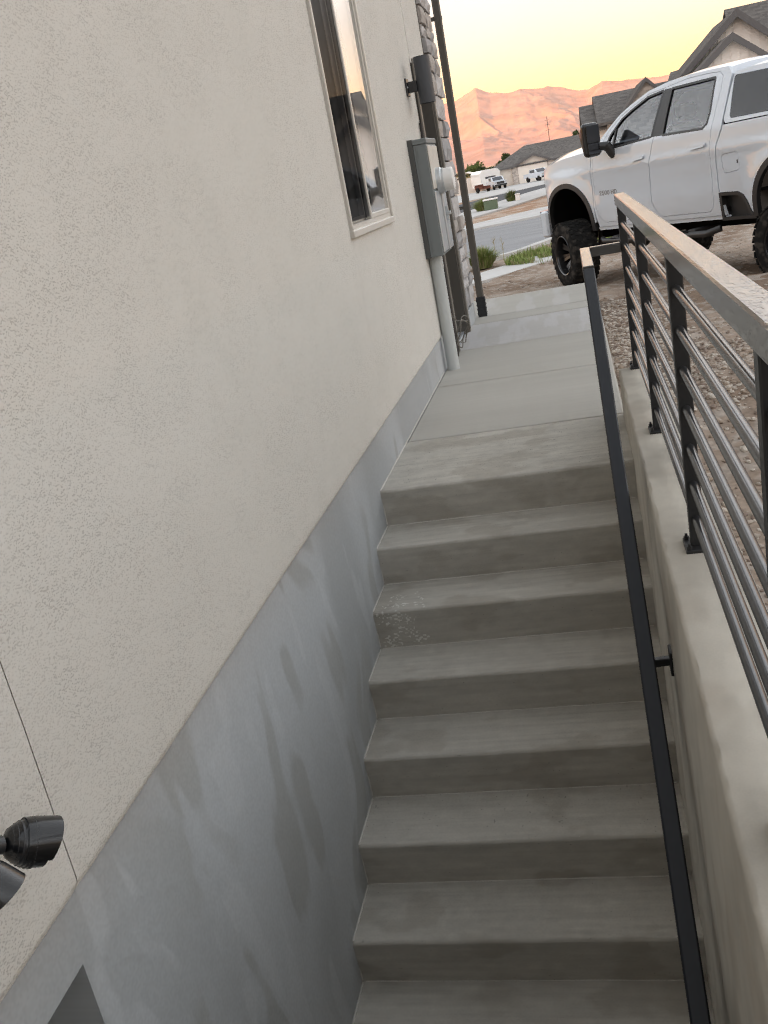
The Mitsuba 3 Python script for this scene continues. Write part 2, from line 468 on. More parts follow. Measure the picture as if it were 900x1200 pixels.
# the mountain range
def mountain_mesh():
    sky_az = np.array([-60, -40, -25, -12, -5.5, -4.7, -4.3, -3.6, -2.6, -1.9, -1.2, -0.4, 0.3, 1.0, 1.7, 2.4, 3.3, 4.0, 5.5, 8, 12, 20, 35, 60.0])
    sky_el = np.array([1.0, 2.0, 2.6, 3.2, 3.68, 3.95, 4.12, 3.72, 3.50, 3.56, 3.45, 3.42, 3.22, 2.95, 2.86, 3.10, 2.95, 2.86, 2.7, 3.0, 2.6, 2.9, 2.0, 1.2])
    az = np.radians(np.r_[np.linspace(-60, -8, 90), np.linspace(-7.8, 7, 420), np.linspace(7.3, 60, 90)])
    t = np.linspace(0, 1.25, 190)
    A, Tt = np.meshgrid(az, t, indexing='ij')
    wob = meshkit.fbm(np.stack([np.degrees(A) * 0.35, 0 * A, 0 * A], -1), 3, 31) - 0.5
    r0, r1 = 3600.0, 7200.0 + 1600 * wob
    R = r0 + (r1 - r0) * Tt
    X, Y = CAM[0] + R * np.sin(A), CAM[1] + R * np.cos(A)
    n1 = np.stack([X / 900, Y / 1500, 0 * X], -1)
    w = meshkit.fbm(n1 * 1.7, 3, 41)
    rid = 1 - np.abs(2 * meshkit.fbm(np.stack([X / 520 + 1.2 * w, Y / 1250 + 0.5 * w, 0 * X], -1), 2, 51) - 1)
    rid2 = 1 - np.abs(2 * meshkit.fbm(np.stack([X / 170 + 1.5 * w + Y / 1500, Y / 620, 0 * X], -1), 3, 61) - 1)
    rid3 = 1 - np.abs(2 * meshkit.fbm(np.stack([X / 62 + 2 * w - Y / 900, Y / 230, 0 * X], -1), 2, 71) - 1)
    el = np.interp(np.degrees(A), sky_az, sky_el)
    top = np.tan(np.radians(el)) * r1 + 1.3
    s = np.clip(Tt, 0, 1) ** 1.35
    body = top * s * (1 - 0.0 * Tt) 
    gul = np.sin(np.pi * np.clip(Tt, 0, 1)) ** 0.8
    Z = -14 + (body + 14) + gul * (115 * (rid - 0.75) + 34 * (rid2 - 0.75) + 11 * (rid3 - 0.75)) * np.clip(top / 400, 0.3, 1.2)
    crest = np.exp(-((Tt - 1) / 0.06) ** 2)
    Z = Z + crest * 9 * (rid3 - 0.6)
    # nothing in front of the crest may stand above the crest as seen from the street
    lim = np.tan(np.radians(el - 0.04)) * R + 1.3
    Z = np.where(Tt < 0.99, np.minimum(Z, lim), Z)
    Z = np.where(Tt > 1, Z * (1 - 0.8 * (Tt - 1)), Z)
    Z = np.maximum(Z, -16)
    P = np.stack([X, Y, Z], -1)
    return TM(P.reshape(-1, 3), grid(P)[:, ::-1])


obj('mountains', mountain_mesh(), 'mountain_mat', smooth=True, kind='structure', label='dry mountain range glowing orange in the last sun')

# ------------------------------------------------------------------ the house on the left
house = thing('stucco_house', 'cream stucco house wall with grey concrete foundation along the stairs', 'house')
SX = 0.014          # face of the stucco
ZF = 0.243          # its lower edge
WY0, WY1, WZ0, WZ1 = 0.36, 1.50, 1.145, 2.62      # window
DY0, DY1, DZ1 = 3.42, 4.27, 2.10                  # side door recess
CY = 5.0            # front corner of the house


def wall_sheet(y0, y1, z0, z1, st=0.03):
    """a hand floated stucco sheet: nearly flat, with its edge turned in at the bottom"""
    y = np.linspace(y0, y1, max(2, int((y1 - y0) / st) + 1)); z = np.r_[z0, z0 + 0.006, np.linspace(z0 + .02, z1, max(2, int((z1 - z0) / st)))]
    Yg, Zg = np.meshgrid(y, z, indexing='ij')
    X = SX + 0.0035 * (meshkit.fbm(np.stack([Yg * 3.2, Zg * 3.2, 0 * Yg], -1), 3, 8) - 0.5) + 0.0015 * (meshkit.noise(np.stack([Yg * 17, Zg * 17, 0 * Yg], -1), 6) - 0.5)
    X[:, 0] = SX - 0.014
    X[:, 1] = SX - 0.003
    X[0, :] -= 0.003
    X[-1, :] -= 0.003
    return TM(np.stack([X, Yg, Zg], -1).reshape(-1, 3), grid(np.stack([X, Yg, Zg], -1)))


JY = -2.897         # the control joint
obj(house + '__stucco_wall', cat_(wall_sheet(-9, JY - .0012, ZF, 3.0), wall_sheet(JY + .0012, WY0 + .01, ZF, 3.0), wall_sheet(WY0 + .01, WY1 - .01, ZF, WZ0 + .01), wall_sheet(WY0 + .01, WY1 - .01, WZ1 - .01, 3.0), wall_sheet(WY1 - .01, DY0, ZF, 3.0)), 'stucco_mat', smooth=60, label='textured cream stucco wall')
obj(house + '__control_joint', box(-0.1, SX - .0065, JY - .02, JY + .02, ZF + .004, 3.0), 'frame_vinyl')
w2 = []
H_TOP = 5.6
for (a, b, c, d) in ((-9, DY0, 3.0, H_TOP), (DY0, DY1, DZ1, H_TOP)):
    w2.append(box(-0.2, SX, a, b, c, d))
w2.append(box(-9, -0.2, CY - 0.2, CY - 0.02, 0.0, H_TOP)); w2.append(box(-9.2, SX, -9.2, -9, -2.6, H_TOP)); w2.append(box(-9.2, -9, -9, CY, 0, H_TOP))
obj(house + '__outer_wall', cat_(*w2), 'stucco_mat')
w2.append(box(0.0, 2.6, -7.6, -7.1, -0.6, H_TOP))      # unseen wing, added to block sky light behind the stairs
w2.append(box(2.2, 2.6, -12, -7.6, -0.3, H_TOP))
obj(house + '__added_wing_wall', cat_(*w2[-2:]), 'stucco_mat')
# hipped roof with eaves
rv = [(-9.6, -9.6, H_TOP), (0.45, -9.6, H_TOP), (0.45, CY + 0.4, H_TOP), (-9.6, CY + 0.4, H_TOP), (-4.6, -5.2, H_TOP + 2.3), (-4.6, 0.8, H_TOP + 2.3)]
obj(house + '__roof', TM(rv, [[0, 1, 4], [1, 2, 5], [1, 5, 4], [2, 3, 5], [3, 0, 4], [3, 4, 5], [0, 2, 1], [0, 3, 2]]), 'bronze_dark')

# foundation with the recess of a basement window
FY, FZ1, FZ0 = -2.945, 0.111, -1.05
fm = [box(-0.25, 0.0, -2.945, DY0, -2.75, ZF - 0.001), box(-0.25, 0.0, -9, -2.945, FZ1, ZF - 0.001), box(-0.25, 0.0, -9, -3.95, -2.75, FZ1), box(-0.25, 0, -3.95, FY, -2.75, FZ0)]
obj(house + '__foundation', cat_(*fm), 'foundation_mat', label='grey plastered foundation wall streaked with trowel marks')
bw = house + '__basement_window'
obj(bw, cat_(box(-0.20, -0.16, -3.95, -3.90, FZ0, FZ1), box(-0.20, -0.16, FY - 0.05, FY, FZ0, FZ1), box(-0.20, -0.16, -3.9, FY - 0.05, FZ1 - 0.05, FZ1), box(-0.20, -0.16, -3.9, FY - 0.05, FZ0, FZ0 + 0.05)), 'frame_vinyl')
obj(bw + '__pane', box(-0.185, -0.18, -3.9, FY - 0.05, FZ0 + .05, FZ1 - .05), 'glass')
obj(house + '__basement_room', box(-1.4, -0.26, -4.1, -2.8, FZ0 - .1, FZ1 + .05), 'dark_interior')

# window: two sashes, one behind an insect screen
win = house + '__window'
fx0, fx1 = -0.08, SX + 0.016
fr = 0.023
obj(win, cat_(box(fx0, fx1, WY0, WY0 + fr, WZ0, WZ1, .004), box(fx0, fx1, WY1 - fr, WY1, WZ0, WZ1, .004),
              box(fx0, fx1, WY0 + fr, WY1 - fr, WZ1 - fr, WZ1, .004), box(fx0, fx1 + 0.004, WY0 - .004, WY1 + .006, WZ0 - 0.012, WZ0 + 0.022, .004),
              box(fx0, fx1 - 0.012, WY0 + fr, WY1 - fr, WZ0 + 0.022, WZ0 + 0.045)), 'frame_vinyl', label='pale vinyl window frame')
ym = 0.93
for nm, a, b, xg in (('sash', WY0 + fr, ym + .02, -0.034), ('sash', ym - .02, WY1 - fr, 0.006)):
    k = win + '__' + nm
    s_ = 0.026
    obj(k, cat_(box(xg - .013, xg + .013, a, a + s_, WZ0 + .045, WZ1 - fr, .003), box(xg - .013, xg + .013, b - s_, b, WZ0 + .045, WZ1 - fr, .003),
                box(xg - .013, xg + .013, a + s_, b - s_, WZ0 + .045, WZ0 + .045 + s_, .003), box(xg - .013, xg + .013, a + s_, b - s_, WZ1 - fr - s_, WZ1 - fr, .003)), 'frame_vinyl')
for a, b, xg in ((WY0 + fr + .02, ym - .0, -0.034), (ym + .0, WY1 - fr - .02, 0.006)):
    obj(win + '__pane', cat_(TM([(xg + .006, a, WZ0 + .07), (xg + .006, b, WZ0 + .07), (xg + .006, b, WZ1 - .06), (xg + .006, a, WZ1 - .06)], [[0, 1, 2, 3]]),
                             TM([(xg - .006, a, WZ0 + .07), (xg - .006, b, WZ0 + .07), (xg - .006, b, WZ1 - .06), (xg - .006, a, WZ1 - .06)], [[0, 1, 2, 3]])), 'glass')
a, b = WY0 + fr + .01, ym - .03
obj(win + '__insect_screen', TM([(0.012, a, WZ0 + .06), (0.012, b, WZ0 + .06), (0.012, b, WZ1 - .05), (0.012, a, WZ1 - .05)], [[0, 1, 2, 3]]), 'screen_mesh', label='dark insect screen over the nearer half of the window')
rm = box(-3.0, -0.205, -1.2, 2.6, 0.4, 2.9); rm.invert()
rm.update_faces(rm.face_normals[:, 0] > -0.5)
obj(house + '__room', cat_(rm), 'dark_interior')

# side door: a deep frame, the panel set back
door = house + '__side_door'
obj(door, cat_(box(-0.15, -0.105, DY0 + .03, DY1 - .03, 0.02, DZ1 - .03, .003)), 'bronze_dark', label='dark side door set deep in its frame')
obj(door + '__frame', cat_(box(-0.2, SX + .012, DY1 - .03, DY1 + .035, 0.0, DZ1 + .035, .003), box(-0.2, -0.06, DY1 - .052, DY1 - .03, 0.0, DZ1 - .03, .003), box(-0.2, SX + .012, DY0 - .035, DY0 + .03, 0.0, DZ1 + .035, .003),
                           box(-0.2, SX + .012, DY0 + .03, DY1 - .03, DZ1 - .03, DZ1 + .035, .003)), 'bronze')
obj(door + '__casing', cat_(box(SX + .0125, SX + .030, DY1 - .004, DY1 + .06, 0.0, DZ1 + .06, .003), box(SX + .0125, SX + .026, DY0 - .05, DY0 + .0, 0.0, DZ1 + .06, .003)), 'bronze_light')
obj(door + '__threshold', box(-0.2, 0.0, DY0 + .03, DY1 - .03, -0.06, 0.018, .003), 'galvanised')

# stone veneer between the door and the front corner, stone by stone
ven = house + '__stone_veneer'
obj(ven, cat_(box(-0.2, 0.012, DY1 + .062, CY - .02, 0.16, H_TOP)), 'stone_mortar', label='grey stone veneer on the front corner')
z = 0.17
r_ = np.random.default_rng(5)


def rock(y0, y1, z0, z1, x0, x1, seed):
    q = np.random.default_rng(seed)
    ny, nz = 4, 3
    P = np.zeros((ny, nz, 3))
    for i in range(ny):
        for j in range(nz):
            e = (i in (0, ny - 1)) or (j in (0, nz - 1))
            P[i, j] = (x1 - (0.012 + 0.012 * q.random() if e else 0.0) + 0.012 * (q.random() - .5), y0 + (y1 - y0) * i / (ny - 1), z0 + (z1 - z0) * j / (nz - 1))
            if 0 < i < ny - 1:
                P[i, j, 1] += 0.02 * (q.random() - .5)
            P[i, j, 2] += 0.008 * (q.random() - .5)
    v = P.reshape(-1, 3)
    f = [list(t) for t in grid(P)]
    ring = [(i, 0) for i in range(ny)] + [(ny - 1, j) for j in range(1, nz)] + [(i, nz - 1) for i in range(ny - 2, -1, -1)] + [(0, j) for j in range(nz - 2, 0, -1)]
    idx = [i * nz + j for i, j in ring]
    back = v[idx].copy(); back[:, 0] = x0
    o = len(v)
    v = np.vstack([v, back])
    n = len(idx)
    f += [[idx[k], o + k, o + (k + 1) % n, idx[(k + 1) % n]] for k in range(n)]
    return TM(v, f)


row = 0
while z < H_TOP - 0.2:
    h = 0.095 + 0.10 * r_.random()
    cuts = [DY1 + .066]
    while cuts[-1] < CY - 0.02:
        cuts.append(cuts[-1] + 0.20 + 0.22 * r_.random())
    if CY - cuts[-2] < 0.16:
        cuts.pop(-2)
    cuts[-1] = CY + 0.035 * r_.random()
    for a, b in zip(cuts[:-1], cuts[1:]):
        if row % 2 == 0 or True:
            obj(ven + '__stone', rock(a + .006, b - .006, z + .007, z + h - .007, 0.0, 0.040 + 0.035 * r_.random(), int(r_.integers(1e9))), ['stone_pale', 'stone_grey', 'stone_tan'][int(r_.integers(3))])
    z += h
    row += 1
obj(house + '__plinth', box(-0.2, 0.03, DY1 + .062, CY, -0.6, 0.155, .004), 'foundation_mat')

# ------------------------------------------------------------------ fixtures on the house wall
# wall sconce: open cylinder on an arm
sc = thing('wall_sconce', 'dark grey up and down cylinder lamp on the stucco beside the side door', 'wall lamp')
cx, cyy, z0, z1, r = SX + 0.131, 3.0, 1.82, 2.12, 0.056
shell = lathe([(r, 0), (r, z1 - z0), (r - .004, z1 - z0), (r - .004, z1 - z0 - .06), (0.001, z1 - z0 - .06), (0.001, .06), (r - .004, .06), (r - .004, 0), (r, 0)], 40)
obj(sc + '__lamp_shade', place(shell, cx, cyy, z0), 'sconce_grey', smooth=40)
obj(sc + '__arm', cat_(box(SX + .012, cx - r + .004, cyy - .028, cyy + .028, 1.905, 1.975, .004)), 'lamp_black')
obj(sc + '__wall_plate', box(SX - .004, SX + .012, cyy - .058, cyy + .058, 1.885, 2.0, .003), 'lamp_black')
for s in (-1, 1):
    obj(sc + '__screw', place(lathe([(0.0005, 0), (0.007, 0), (0.006, .005), (0.0005, .007)], 12, 'x'), SX + .012, cyy + s * .045, 1.94), 'galvanised', smooth=40)

# electric meter cabinet
mb = thing('meter_cabinet', 'grey steel electric meter cabinet on the stucco wall above the grey conduit', 'meter cabinet')
bx0, bx1, by0, by1, bz0, bz1 = SX + .034, SX + 0.125, 2.575, 3.08, 0.815, 1.585
obj(mb + '__back_box', box(SX - .004, bx0, by0 - .004, by1 + .004, bz0 - .006, bz1 + .004, .003), 'box_dark')
obj(mb + '__housing', cat_(box(bx0, bx1, by0, by1, bz0, bz1 - .035, .004), box(bx0 - .0, bx1 + .006, by0 - .006, by1 + .006, bz1 - .034, bz1, .004), box(bx0 + .02, bx0 + .026, by0 - .004, by0, bz0 + .01, bz1 - .05)), 'box_grey')
obj(mb + '__upper_cover', cat_(box(bx1, bx1 + .008, by0 + .012, by0 + .235, bz1 - .33, bz1 - .05, .003), box(bx1, bx1 + .008, by0 + .243, by1 - .012, bz1 - .33, bz1 - .05, .003)), 'frame_vinyl')
obj(mb + '__lower_cover', cat_(box(bx1, bx1 + .012, by0 + .012, by0 + .25, bz0 + .02, bz1 - .345, .004), box(bx1, bx1 + .022, by0 + .27, by1 - .012, bz0 + .02, bz1 - .345, .004)), 'galvanised')
mz, my = bz1 - .285, by0 + .25
obj(mb + '__meter_ring', place(lathe([(0.001, 0), (.089, 0), (.089, .03), (.081, .036), (.081, .05), (.001, .05)], 40, 'x'), bx1 + .008, my, mz), 'galvanised', smooth=40)
obj(mb + '__meter', place(lathe([(.001, 0), (.077, 0), (.077, .078), (.072, .088), (.055, .092), (.001, .092)], 40, 'x'), bx1 + .032, my, mz), 'meter_white', smooth=40, label='round white electric meter')
obj(mb + '__latch', place(cat_(box(0, .02, -.006, .006, -.05, .05, .002), box(0, .035, -.012, .012, -.012, .012, .003)), bx1 + .022, by0 + .33, bz0 + .26), 'galvanised')
cd = thing('conduit', 'thick pale grey plastic conduit running from the meter cabinet down to the walkway', 'pipe')
obj(cd + '__pipe', tube([(0.062, 2.70, 0.0), (0.062, 2.70, 0.73)], 0.0445, 28), 'pvc_grey', smooth=40)
obj(cd + '__coupling', tube([(0.062, 2.70, 0.73), (0.062, 2.70, 0.81)], 0.048, 28), 'pvc_grey', smooth=40)
tc = obj('thin_conduit', cat_(tube([(0.035, 3.06, 0.815), (0.035, 3.06, 0.60), (0.036, 3.1, 0.5), (0.036, 3.16, 0.42), (0.036, 3.18, 0.3), (0.036, 3.18, -0.01)], 0.017, 14), tube([(0.03, 3.30, 0.0), (0.03, 3.30, 1.72)], 0.012, 12)), 'bronze_dark', smooth=40,
         label='thin dark conduit beside the thick pale one', cat='pipe')
pts = []
for t in np.linspace(0, 1, 90):
    a = 2 * np.pi * 2.6 * t
    pts.append((0.10 + 0.05 * math.cos(a * 1.0) + 0.012 * math.sin(3.1 * a), 3.25 + 0.11 * math.sin(a) + 0.02 * math.sin(2.3 * a), 0.17 + 0.10 * math.cos(a + 0.7) + 0.03 * math.sin(1.7 * a)))
pts = [(0.05, 3.08, 0.36), (0.06, 3.12, 0.31), (0.08, 3.18, 0.27)] + pts
obj('wire_coil', tube(pts, 0.0045, 6), 'bronze_light', smooth=True, label='loose coil of bare wire beside the conduit', cat='wire')

# downspout at the front corner
ds = thing('downspout', 'dark bronze downspout at the front corner of the stone veneer', 'downspout')
dx0, dx1, dy0, dy1 = 0.058, 0.124, 5.06, 5.11
obj(ds + '__pipe', box(dx0, dx1, dy0, dy1, 0.16, H_TOP, .01), 'bronze', smooth=False)
rings = []
for k in range(9):
    rings.append(box(dx0 - .008 - .0035 * (k % 2), dx1 + .008 + .0035 * (k % 2), dy0 - .008 - .0035 * (k % 2), dy1 + .008 + .0035 * (k % 2), 0.0 + .021 * k, .0205 + .021 * k, .002))
obj(ds + '__boot', cat_(*rings), 'lamp_black', label='ribbed black boot at the foot')
for zz in (1.0, 2.6, 4.2):
    obj(ds + '__strap', box(0.0, dx1 + .003, dy0 + .012, dy1 + .003, zz, zz + .03, .002), 'bronze')

# twin flood light
fl = thing('flood_light', 'glossy black twin head flood light on the stucco at the lower left', 'flood light')


def rot_to(m, d):
    d = np.asarray(d, float); d /= np.linalg.norm(d)
    R = trimesh.geometry.align_vectors([0, 0, 1], d)
    m = m.copy(); m.apply_transform(R)
    return m


def flood_head(c, d, par):
    prof_cup = [(.001, -.040), (.013, -.040), (.024, -.034), (.033, -.021), (.0385, -.004), (.0402, .012), (.040, .024), (.0385, .0265), (.037, .0265), (.0365, .018), (.001, .016)]
    SC = 0.93
    k = obj(par + '__head', rot_to(lathe(prof_cup, 44).apply_scale(SC), d).apply_translation(c), 'flood_black', smooth=35)
    fins = []
    for i in range(6):
        r1, zz = 0.0395 - 0.0004 * i - 0.00052 * i * i, 0.004 - 0.0066 * i
        fins.append(lathe([(r1 - .012, zz - .0018), (r1 + .002, zz - .0018), (r1 + .002, zz + .0018), (r1 - .012, zz + .0018), (r1 - .012, zz - .0018)], 40))
    obj(k + '__cooling_fin', rot_to(cat_(*fins).apply_scale(SC), d).apply_translation(c), 'lamp_black', smooth=35)
    # hood over the lens
    th = np.linspace(-1.9, 1.9, 30)
    P = []
    for s, zz in ((.0400, -.010), (.0422, .010), (.0418, .036)):
        P.append([(s * math.sin(t), s * math.cos(t), zz + (0.012 * math.cos(t) if zz > .025 else 0)) for t in th])
    for s, zz in ((.0398, .036), (.0402, .010), (.0384, -.010)):
        P.append([(s * math.sin(t), s * math.cos(t), zz + (0.012 * math.cos(t) if zz > .025 else 0)) for t in th])
    P = np.array(P)
    hood = TM(P.reshape(-1, 3), grid(P))
    d = np.asarray(d, float) / np.linalg.norm(d)
    upv = np.array([0, 0, 1.0]) - d * d[2]; upv /= np.linalg.norm(upv)
    M = np.eye(4); M[:3, 0] = np.cross(upv, d); M[:3, 1] = upv; M[:3, 2] = d; M[:3, 3] = c
    hood.apply_scale(SC)
    hood.apply_transform(M)
    obj(k + '__hood', hood, 'flood_black', smooth=40)
    obj(k + '__lens', rot_to(lathe([(.001, .018), (.0362, .018), (.0362, .020), (.001, .021)], 36).apply_scale(SC), d).apply_translation(c), 'meter_white', smooth=40)
    return k


FLC = np.array([0.09, -3.19, 0.50])
flood_head(np.array([0.105, -3.092, 0.497]), (0.62, 0.62, -0.48), fl)
flood_head(np.array([0.110, -3.212, 0.522]), (0.66, 0.12, -0.74), fl)
obj(fl + '__knuckle', cat_(tube([(0.05, -3.19, 0.55), (0.065, -3.16, 0.54), (0.084, -3.122, 0.518)], 0.014, 16), tube([(0.05, -3.225, 0.56), (0.075, -3.22, 0.555), (0.093, -3.22, 0.545)], 0.014, 16)), 'lamp_black', smooth=40)
obj(fl + '__canopy', place(lathe([(.001, 0), (.055, 0), (.055, .02), (.045, .045), (.001, .05)], 40, 'x'), SX - .003, -3.21, 0.56), 'flood_black', smooth=35)

# ------------------------------------------------------------------ stairs, walkway, retaining wall
SR, ST, SW = 0.18, 0.2782, 1.1647
stairs = thing('concrete_stairs', 'flight of broom finished concrete steps going down between the house and the retaining wall', 'stairs')


def step_mesh(k):
    zt, zb = -SR * k, -SR * (k + 1)
    y0 = -ST * k
    r = 0.014
    prof = [(y0 + 0.0085, zb - .02)]
    prof += [(y0 + 0.0085 * (1 - t), zb + (SR - r) * t) for t in (0, 0.5, 1.0)]
    for a in np.linspace(0, np.pi / 2, 6)[1:]:
        prof.append((y0 + r - r * math.cos(a), zt - r + r * math.sin(a)))
    back = y0 + ST + 0.008 if k else 0.812
    prof += [(back, zt + 0.0), (back, zb - .02)]
    # slightly uneven faces: a few cross sections along x
    xs = np.linspace(0.0, SW, 14)
    n = len(prof)
    q = np.random.default_rng(100 + k)
    V = []
    for x in xs:
        dz, dy = 0.0018 * (q.random() - .5), 0.0025 * (q.random() - .5)
        V += [(x, y + (dy if i < n - 2 else 0), zz + (dz if 1 < i < n - 2 else 0)) for i, (y, zz) in enumerate(prof)]
    f = []
    for s in range(len(xs) - 1):
        for i in range(n - 1):
            a = s * n + i
            f.append([a, a + 1, a + n + 1, a + n])
    return TM(V, f)


NS = 11
for k in range(NS):
    obj(stairs + '__step', step_mesh(k), 'tread_mat', smooth=30)
    if k:
        # bead of slurry left in the corner of riser and tread
        zc, yc = -SR * k, -ST * (k - 1) + 0.0085
        xs = np.linspace(0.012, SW - .01, 26)
        q = np.random.default_rng(k)
        obj(stairs + '__slurry_bead', tube([(x, yc - .0005, zc + .001 * q.random()) for x in xs], 0.0014 + 0.0018 * q.random(len(xs)), 6), 'mortar_mat')
obj('stair_landing', box(0, SW, -4.3, -ST * (NS - 1) + .01, -SR * NS - .2, -SR * NS, 0), 'tread_mat', kind='structure', label='concrete landing at the foot of the stairs')
# bead along the foot of the foundation
q = np.random.default_rng(3)
bead = []
for k in range(NS):
    z_, y_ = -SR * k, -ST * k
    y2 = y_ + ST if k else DY0 - .8
    n = 12 if k else 60
    bead.append(tube([(0.001, y, z_ + .001) for y in np.linspace(y_ + .004, y2, n)], 0.0022 + 0.0028 * q.random(n), 6))
    bead.append(tube([(0.001, y_ + .006 + .001 * q.random(), zz) for zz in np.linspace(z_ - SR + .01, z_ - .004, 8)], 0.002 + 0.0024 * q.random(8), 6))
obj(stairs + '__edge_bead', cat_(*bead), 'mortar_mat')

walk = 'walkway'
labels[walk] = {'kind': 'structure', 'label': 'grey concrete walkway slabs along the house at the top of the stairs'}
jy = [0.819, 2.14, 3.43, 4.63, 5.02, 6.32]
for a, b in zip(jy[:-1], jy[1:]):
    x1 = SW + .004 if a < 0.8 else 1.172
    sl = box(0.0 if b < 4.9 else -0.3, x1, a + (.007 if a > .5 else 0), b - .007, -0.12, 0.0, .011)
    obj(walk + '__slab', sl, 'walkway_mat')
obj(walk + '__bed', box(0.0, 1.14, 0.3, 6.2, -0.3, -0.055), 'stone_mortar')

# retaining wall with hand-trowelled, uneven edges
def retaining():
    ys = np.r_[np.arange(-6.2, 0.79, 0.018), 0.795]
    r = 0.012
    prof = [(SW, -2.6)] + [(SW + 0.0, zz) for zz in np.r_[np.linspace(-2.0, 0.17, 15), 0.222]]
    prof += [(SW + .0005, 0.234), (SW + .005, 0.2395), (SW + .012, 0.2405)] + [(x, 0.2405) for x in np.linspace(SW + .06, SW + .17, 5)] + [(SW + .192, .238), (SW + .2, .228), (SW + .2, -0.5)]
    V = []
    for y in ys:
        for i, (x, zz) in enumerate(prof):
            p = np.array([x * 5, y * 5, zz * 5]); p2 = np.array([x * 22, y * 22, zz * 22])
            d = 0.0022 * (meshkit.noise(p, 2) - .5) + 0.0018 * (meshkit.noise(p2, 3) - .5)
            e = 0.012 * max(0, meshkit.noise(np.array([y * 19, 0, 0]), 8) - 0.55) * (1 if 16 < i < 19 else 0)
            V.append((x + (d if i < 18 else 0) + e, y, zz + (d * .7 if 17 < i < 24 else 0) - e))
    n = len(prof)
    f = []
    for s in range(len(ys) - 1):
        for i in range(n - 1):
            a = s * n + i
            f.append([a, a + n, a + n + 1, a + 1])
    o = (len(ys) - 1) * n
    m = TM(V, f)
    end = trimesh.Trimesh(np.array(V[o:o + n] + [(SW + .1, ys[-1], -0.5)]), [[n, i + 1, i] for i in range(n - 1)], process=False)
    return cat_(m, end)


obj('retaining_wall', retaining(), 'retaining_mat', smooth=35, label='low retaining wall of pale plastered concrete carrying the guard railing', cat='retaining wall')
obj('stairwell_end_wall', box(0.001, SW, -4.5, -4.3, -2.6, -0.1), 'retaining_mat', label='concrete wall closing the foot of the stairwell', cat='wall')

# guard railing on the retaining wall
gr = thing('guard_railing', 'black steel guard railing with pale dusty top rail standing on the retaining wall', 'railing')
GX = 1.257
PY = [0.787, -0.405, -1.605, -2.84, -4.04, -5.0]
obj(gr + '__top_rail', box(GX - .026, GX + .026, PY[-1] - .08, PY[0] + .022, 1.042, 1.094, .004), 'rail_paint', label='flat top rail speckled with dust')
for y in PY:
    k = obj(gr + '__post', box(GX - .019, GX + .019, y - .019, y + .019, 0.246, 1.041, .003), 'post_paint')
    pl = box(GX - .036, GX + .05, y - .05, y + .05, 0.238, 0.2495, .002)
    obj(k + '__base_plate', pl, 'post_paint')
    for sx in (-1, 1):
        for sy in (-1, 1):
            obj(k + '__bolt', cat_(place(trimesh.creation.cylinder(0.0075, 0.009, sections=6), GX + .007 + sx * .033, y + sy * .038, 0.254), place(trimesh.creation.cylinder(0.004, 0.018, sections=8), GX + .007 + sx * .033, y + sy * .038, 0.257)), 'post_paint')
PZ = [.955, .851, .746, .640, .534, .429, .328]
for a, b in zip(PY[:-1], PY[1:]):
    for zz in PZ:
        obj(gr + '__pipe', tube([(GX, b + .0185, zz), (GX, a - .0185, zz)], 0.0118, 18), 'pipe_paint', smooth=40)

# handrail down the stairs
hr = thing('stair_handrail', 'black square handrail sloping down beside the stairs', 'handrail')


def hx(y):
    return 1.0655 + 0.014 * (-y)


sl = 0.643
w = 0.0235
def bar(p, q_, w, h):
    p, q_ = np.array(p, float), np.array(q_, float)
    d = (q_ - p) / np.linalg.norm(q_ - p)
    sx = np.cross(d, [0, 0, 1.0]); sx /= np.linalg.norm(sx)
    u = np.cross(sx, d)
    pts = []
    for c in (p, q_):
        for a, b in ((-1, -.8), (-.8, -1), (.8, -1), (1, -.8), (1, .8), (.8, 1), (-.8, 1), (-1, .8)):
            pts.append(c + sx * a * w + u * (b * h))
    return trimesh.Trimesh(pts, process=False).convex_hull


zc = 0.868
obj(hr + '__sloping_rail', bar((hx(0), -0.006, zc - .0235 - .004), (hx(-3.3), -3.3, zc - .0235 - sl * 3.3), w, w), 'hand_paint', label='long sloping bar of the handrail')
obj(hr + '__top_rail', box(hx(0) - w, hx(0) + w, -0.004, 0.812, zc - .047, zc, .003), 'rail_paint', label='short level piece at the top of the handrail')
obj(hr + '__return_bar', box(hx(0) + w, GX - .02, 0.767, 0.811, zc - .047, zc + .0, .003), 'rail_paint')
for y in (-1.46, -2.9):
    zr = zc - .047 - .03 + sl * y
    k = obj(hr + '__bracket', cat_(box(hx(y) - .012, hx(y) + .012, y - .012, y + .012, zr - .055, zr + .02, .002), bar((hx(y), y, zr - .05), (SW - .002, y, zr - .045), .011, .013)), 'post_paint')
    obj(k + '__wall_plate', box(SW - .008, SW + .012, y - .03, y + .03, zr - .085, zr - .005, .002), 'post_paint')

# ------------------------------------------------------------------ the lifted white pickup
mat('truck_white', {'type': 'twosided', 'bsdf': {'type': 'plastic', 'diffuse_reflectance': rgb((0.60, 0.645, 0.70)), 'int_ior': 1.7, 'nonlinear': False}})
paint('black_trim', (0.022, 0.022, 0.023), 0.42)
paint('black_gloss', (0.010, 0.010, 0.011), 0.08, spec=0.6)
diffuse('rubber', proc(lambda p, n, uv: mix((0.020, 0.020, 0.020), (0.060, 0.055, 0.050), smoothstep(0.45, 0.75, fbm(p.x * 18, p.y * 18, p.z * 18, 3)))))
diffuse('liner', (0.012, 0.012, 0.012))
diffuse('inner_steel', (0.20, 0.185, 0.165))
paint('chrome', (0.8, 0.8, 0.8), 0.12, metallic=1.0)
paint('rim_black', (0.012, 0.012, 0.013), 0.22, spec=0.6)
diffuse('seat_cloth', (0.035, 0.035, 0.038))
paint('mirror_glass', (0.10, 0.105, 0.115), 0.03, metallic=1.0)
